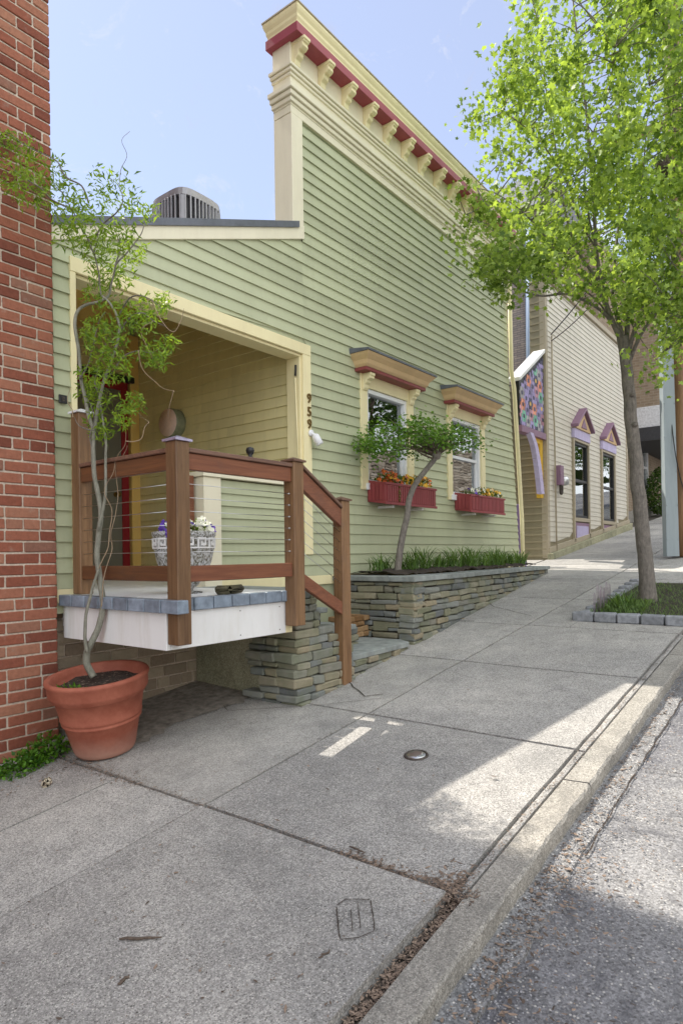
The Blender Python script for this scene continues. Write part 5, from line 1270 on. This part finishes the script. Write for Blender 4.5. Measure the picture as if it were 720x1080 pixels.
# ------------------------------------------------------------------ across the street (seen mirrored in the panes)
tag(slope_sheet('far_sidewalk',-9.3,-7.4,.0,M_['walk']),kind='structure'); tag(slope_sheet('far_bank',-60,-9.81,3.0,M_['grass_ground']),kind='structure')
ow=thing('retaining_wall','tall sunlit stone retaining wall across the street','wall',(20,-9.5,gnd(20)))
om=MB()
x=4
while x<45:
    z0=gnd(x)
    w_=R_(.25,.6); z=z0
    while z<z0+3.2:
        h_=R_(.10,.22); om.cbox((x+w_/2,-9.45+R_(-.03,.03),z+h_/2),(w_-.02,.25,h_-.015),.02,.01); z+=h_
    x+=w_
om.build('stone_face',M_['opposite_stone'],ow)
MB().hexa([(-20,-9.8,gnd(-20)-.2),(45,-9.8,gnd(45)-.2),(45,-9.5,gnd(45)-.2),(-20,-9.5,gnd(-20)-.2),(-20,-9.8,gnd(-20)+3.2),(45,-9.8,gnd(45)+3.2),(45,-9.5,gnd(45)+3.2),(-20,-9.5,gnd(-20)+3.2)]).build('wall_core',M_['mortar'],ow)
def bigtree(x,y,h,r,label):
    z=gnd(min(45,x))+3.0; t=thing('far_tree',label,'tree',(x,y,z),'trees across the street'); k=MB(); f=MB()
    k.tube([(x,y,z),(x+.1,y,z+h*.4),(x,y+.1,z+h*.8)],[.2,.14,.05],8)
    for _ in range(3200):
        v=rv(); v=v.normalized()*v.length**.5; c=Vector((x,y,z+h*.62))+Vector((v.x*r,v.y*r,v.z*h*.42)); c+=Vector((noise.noise(c),noise.noise(c+Vector((9,0,0))),0))*.8; leafq(f,c,rv(),R_(.22,.4),.7)
    k.build('trunk',M_['bark_brown'],t); f.build('crown',M_['far_leaf'],t)
for i,(x,y,h_,r) in enumerate(((10,-13,7,3.2),(18,-13,8,3.4),(24,-12.5,8,3.4),(30,-13,9,3.8),(36,-12.5,8,3.8),(43,-13,9,3.8),(50,-13,9,4),(57,-12.5,9,4),(64,-13,9,4),(71,-13,9,4),(78,-12.5,10,4))): bigtree(x,y,h_,r,'leafy tree behind the retaining wall across the street, '+['first','second','third','fourth','fifth','sixth','seventh','eighth','ninth','tenth','eleventh'][i]+' going uphill')

# ------------------------------------------------------------------ light
SUN=Vector((-.03,1,0)).normalized(); EL=math.radians(54.7)
sd_=Vector((SUN.x*math.cos(EL),SUN.y*math.cos(EL),math.sin(EL)))
sl=bpy.data.lights.new('sun','SUN'); sl.energy=3.3; sl.angle=math.radians(.5); sl.color=(1,.90,.77)
so_=bpy.data.objects.new('sun',sl); COL.objects.link(so_); so_.rotation_euler=sd_.to_track_quat('Z','Y').to_euler()
wd=bpy.data.worlds.new('World'); sc.world=wd; wd.use_nodes=True; nt=wd.node_tree; bg=nt.nodes['Background']; FILL_CLOUD=.44
sky=nt.nodes.new('ShaderNodeTexSky'); sky.sky_type='NISHITA'; sky.sun_disc=False; sky.sun_elevation=EL; sky.sun_rotation=math.atan2(SUN.x,SUN.y); sky.air_density=1.0; sky.dust_density=.4; sky.ozone_density=2.5
g=G(nt); tcw=g.n('ShaderNodeTexCoord'); spw=g.n('ShaderNodeSeparateXYZ'); g.l(tcw.outputs['Generated'],spw.inputs[0])
# broken white cloud added unseen as street fill light, only wisps above the houses
cn=g.noise(tcw.outputs['Generated'],2.2,7,.6,.3)
side=g.ramp(g.math('ADD',g.math('MULTIPLY',spw.outputs[1],-.5),.5),[(.42,0),(.72,1)])
cmask=g.ramp(g.math('ADD',cn,g.math('MULTIPLY',side,FILL_CLOUD)),[(.62,0),(.76,1)])
ccol=g.mix(g.noise(tcw.outputs['Generated'],5,5,.6),(5.2,5.2,5.4),(7.2,7.0,6.7))
wn=g.noise(tcw.outputs['Generated'],7,8,.7,1.5); wisp=g.math('ADD',g.math('MULTIPLY',g.ramp(wn,[(.60,0),(.8,1)]),.22),.62)
skc=g.mix(wisp,sky.outputs[0],(2.15,2.10,2.45)); wn2=g.noise(tcw.outputs['Generated'],9,9,.72,2.2); skc=g.mix(g.math('MULTIPLY',g.ramp(wn2,[(.57,0),(.74,1)]),.55),skc,(3.0,2.95,3.15)); skc=g.mix(cmask,skc,ccol)
g.l(skc,bg.inputs[0]); bg.inputs[1].default_value=.15
sc.view_settings.view_transform='Standard'; sc.view_settings.look='None'; sc.view_settings.gamma=1; sc.view_settings.use_curve_mapping=False
sc.view_settings.exposure=1.02
sc.view_settings.use_white_balance=True; sc.view_settings.white_balance_temperature=6200; sc.view_settings.white_balance_tint=8
sc.render.engine='CYCLES'
sc.cycles.max_bounces=8; sc.cycles.diffuse_bounces=5; sc.cycles.transparent_max_bounces=12
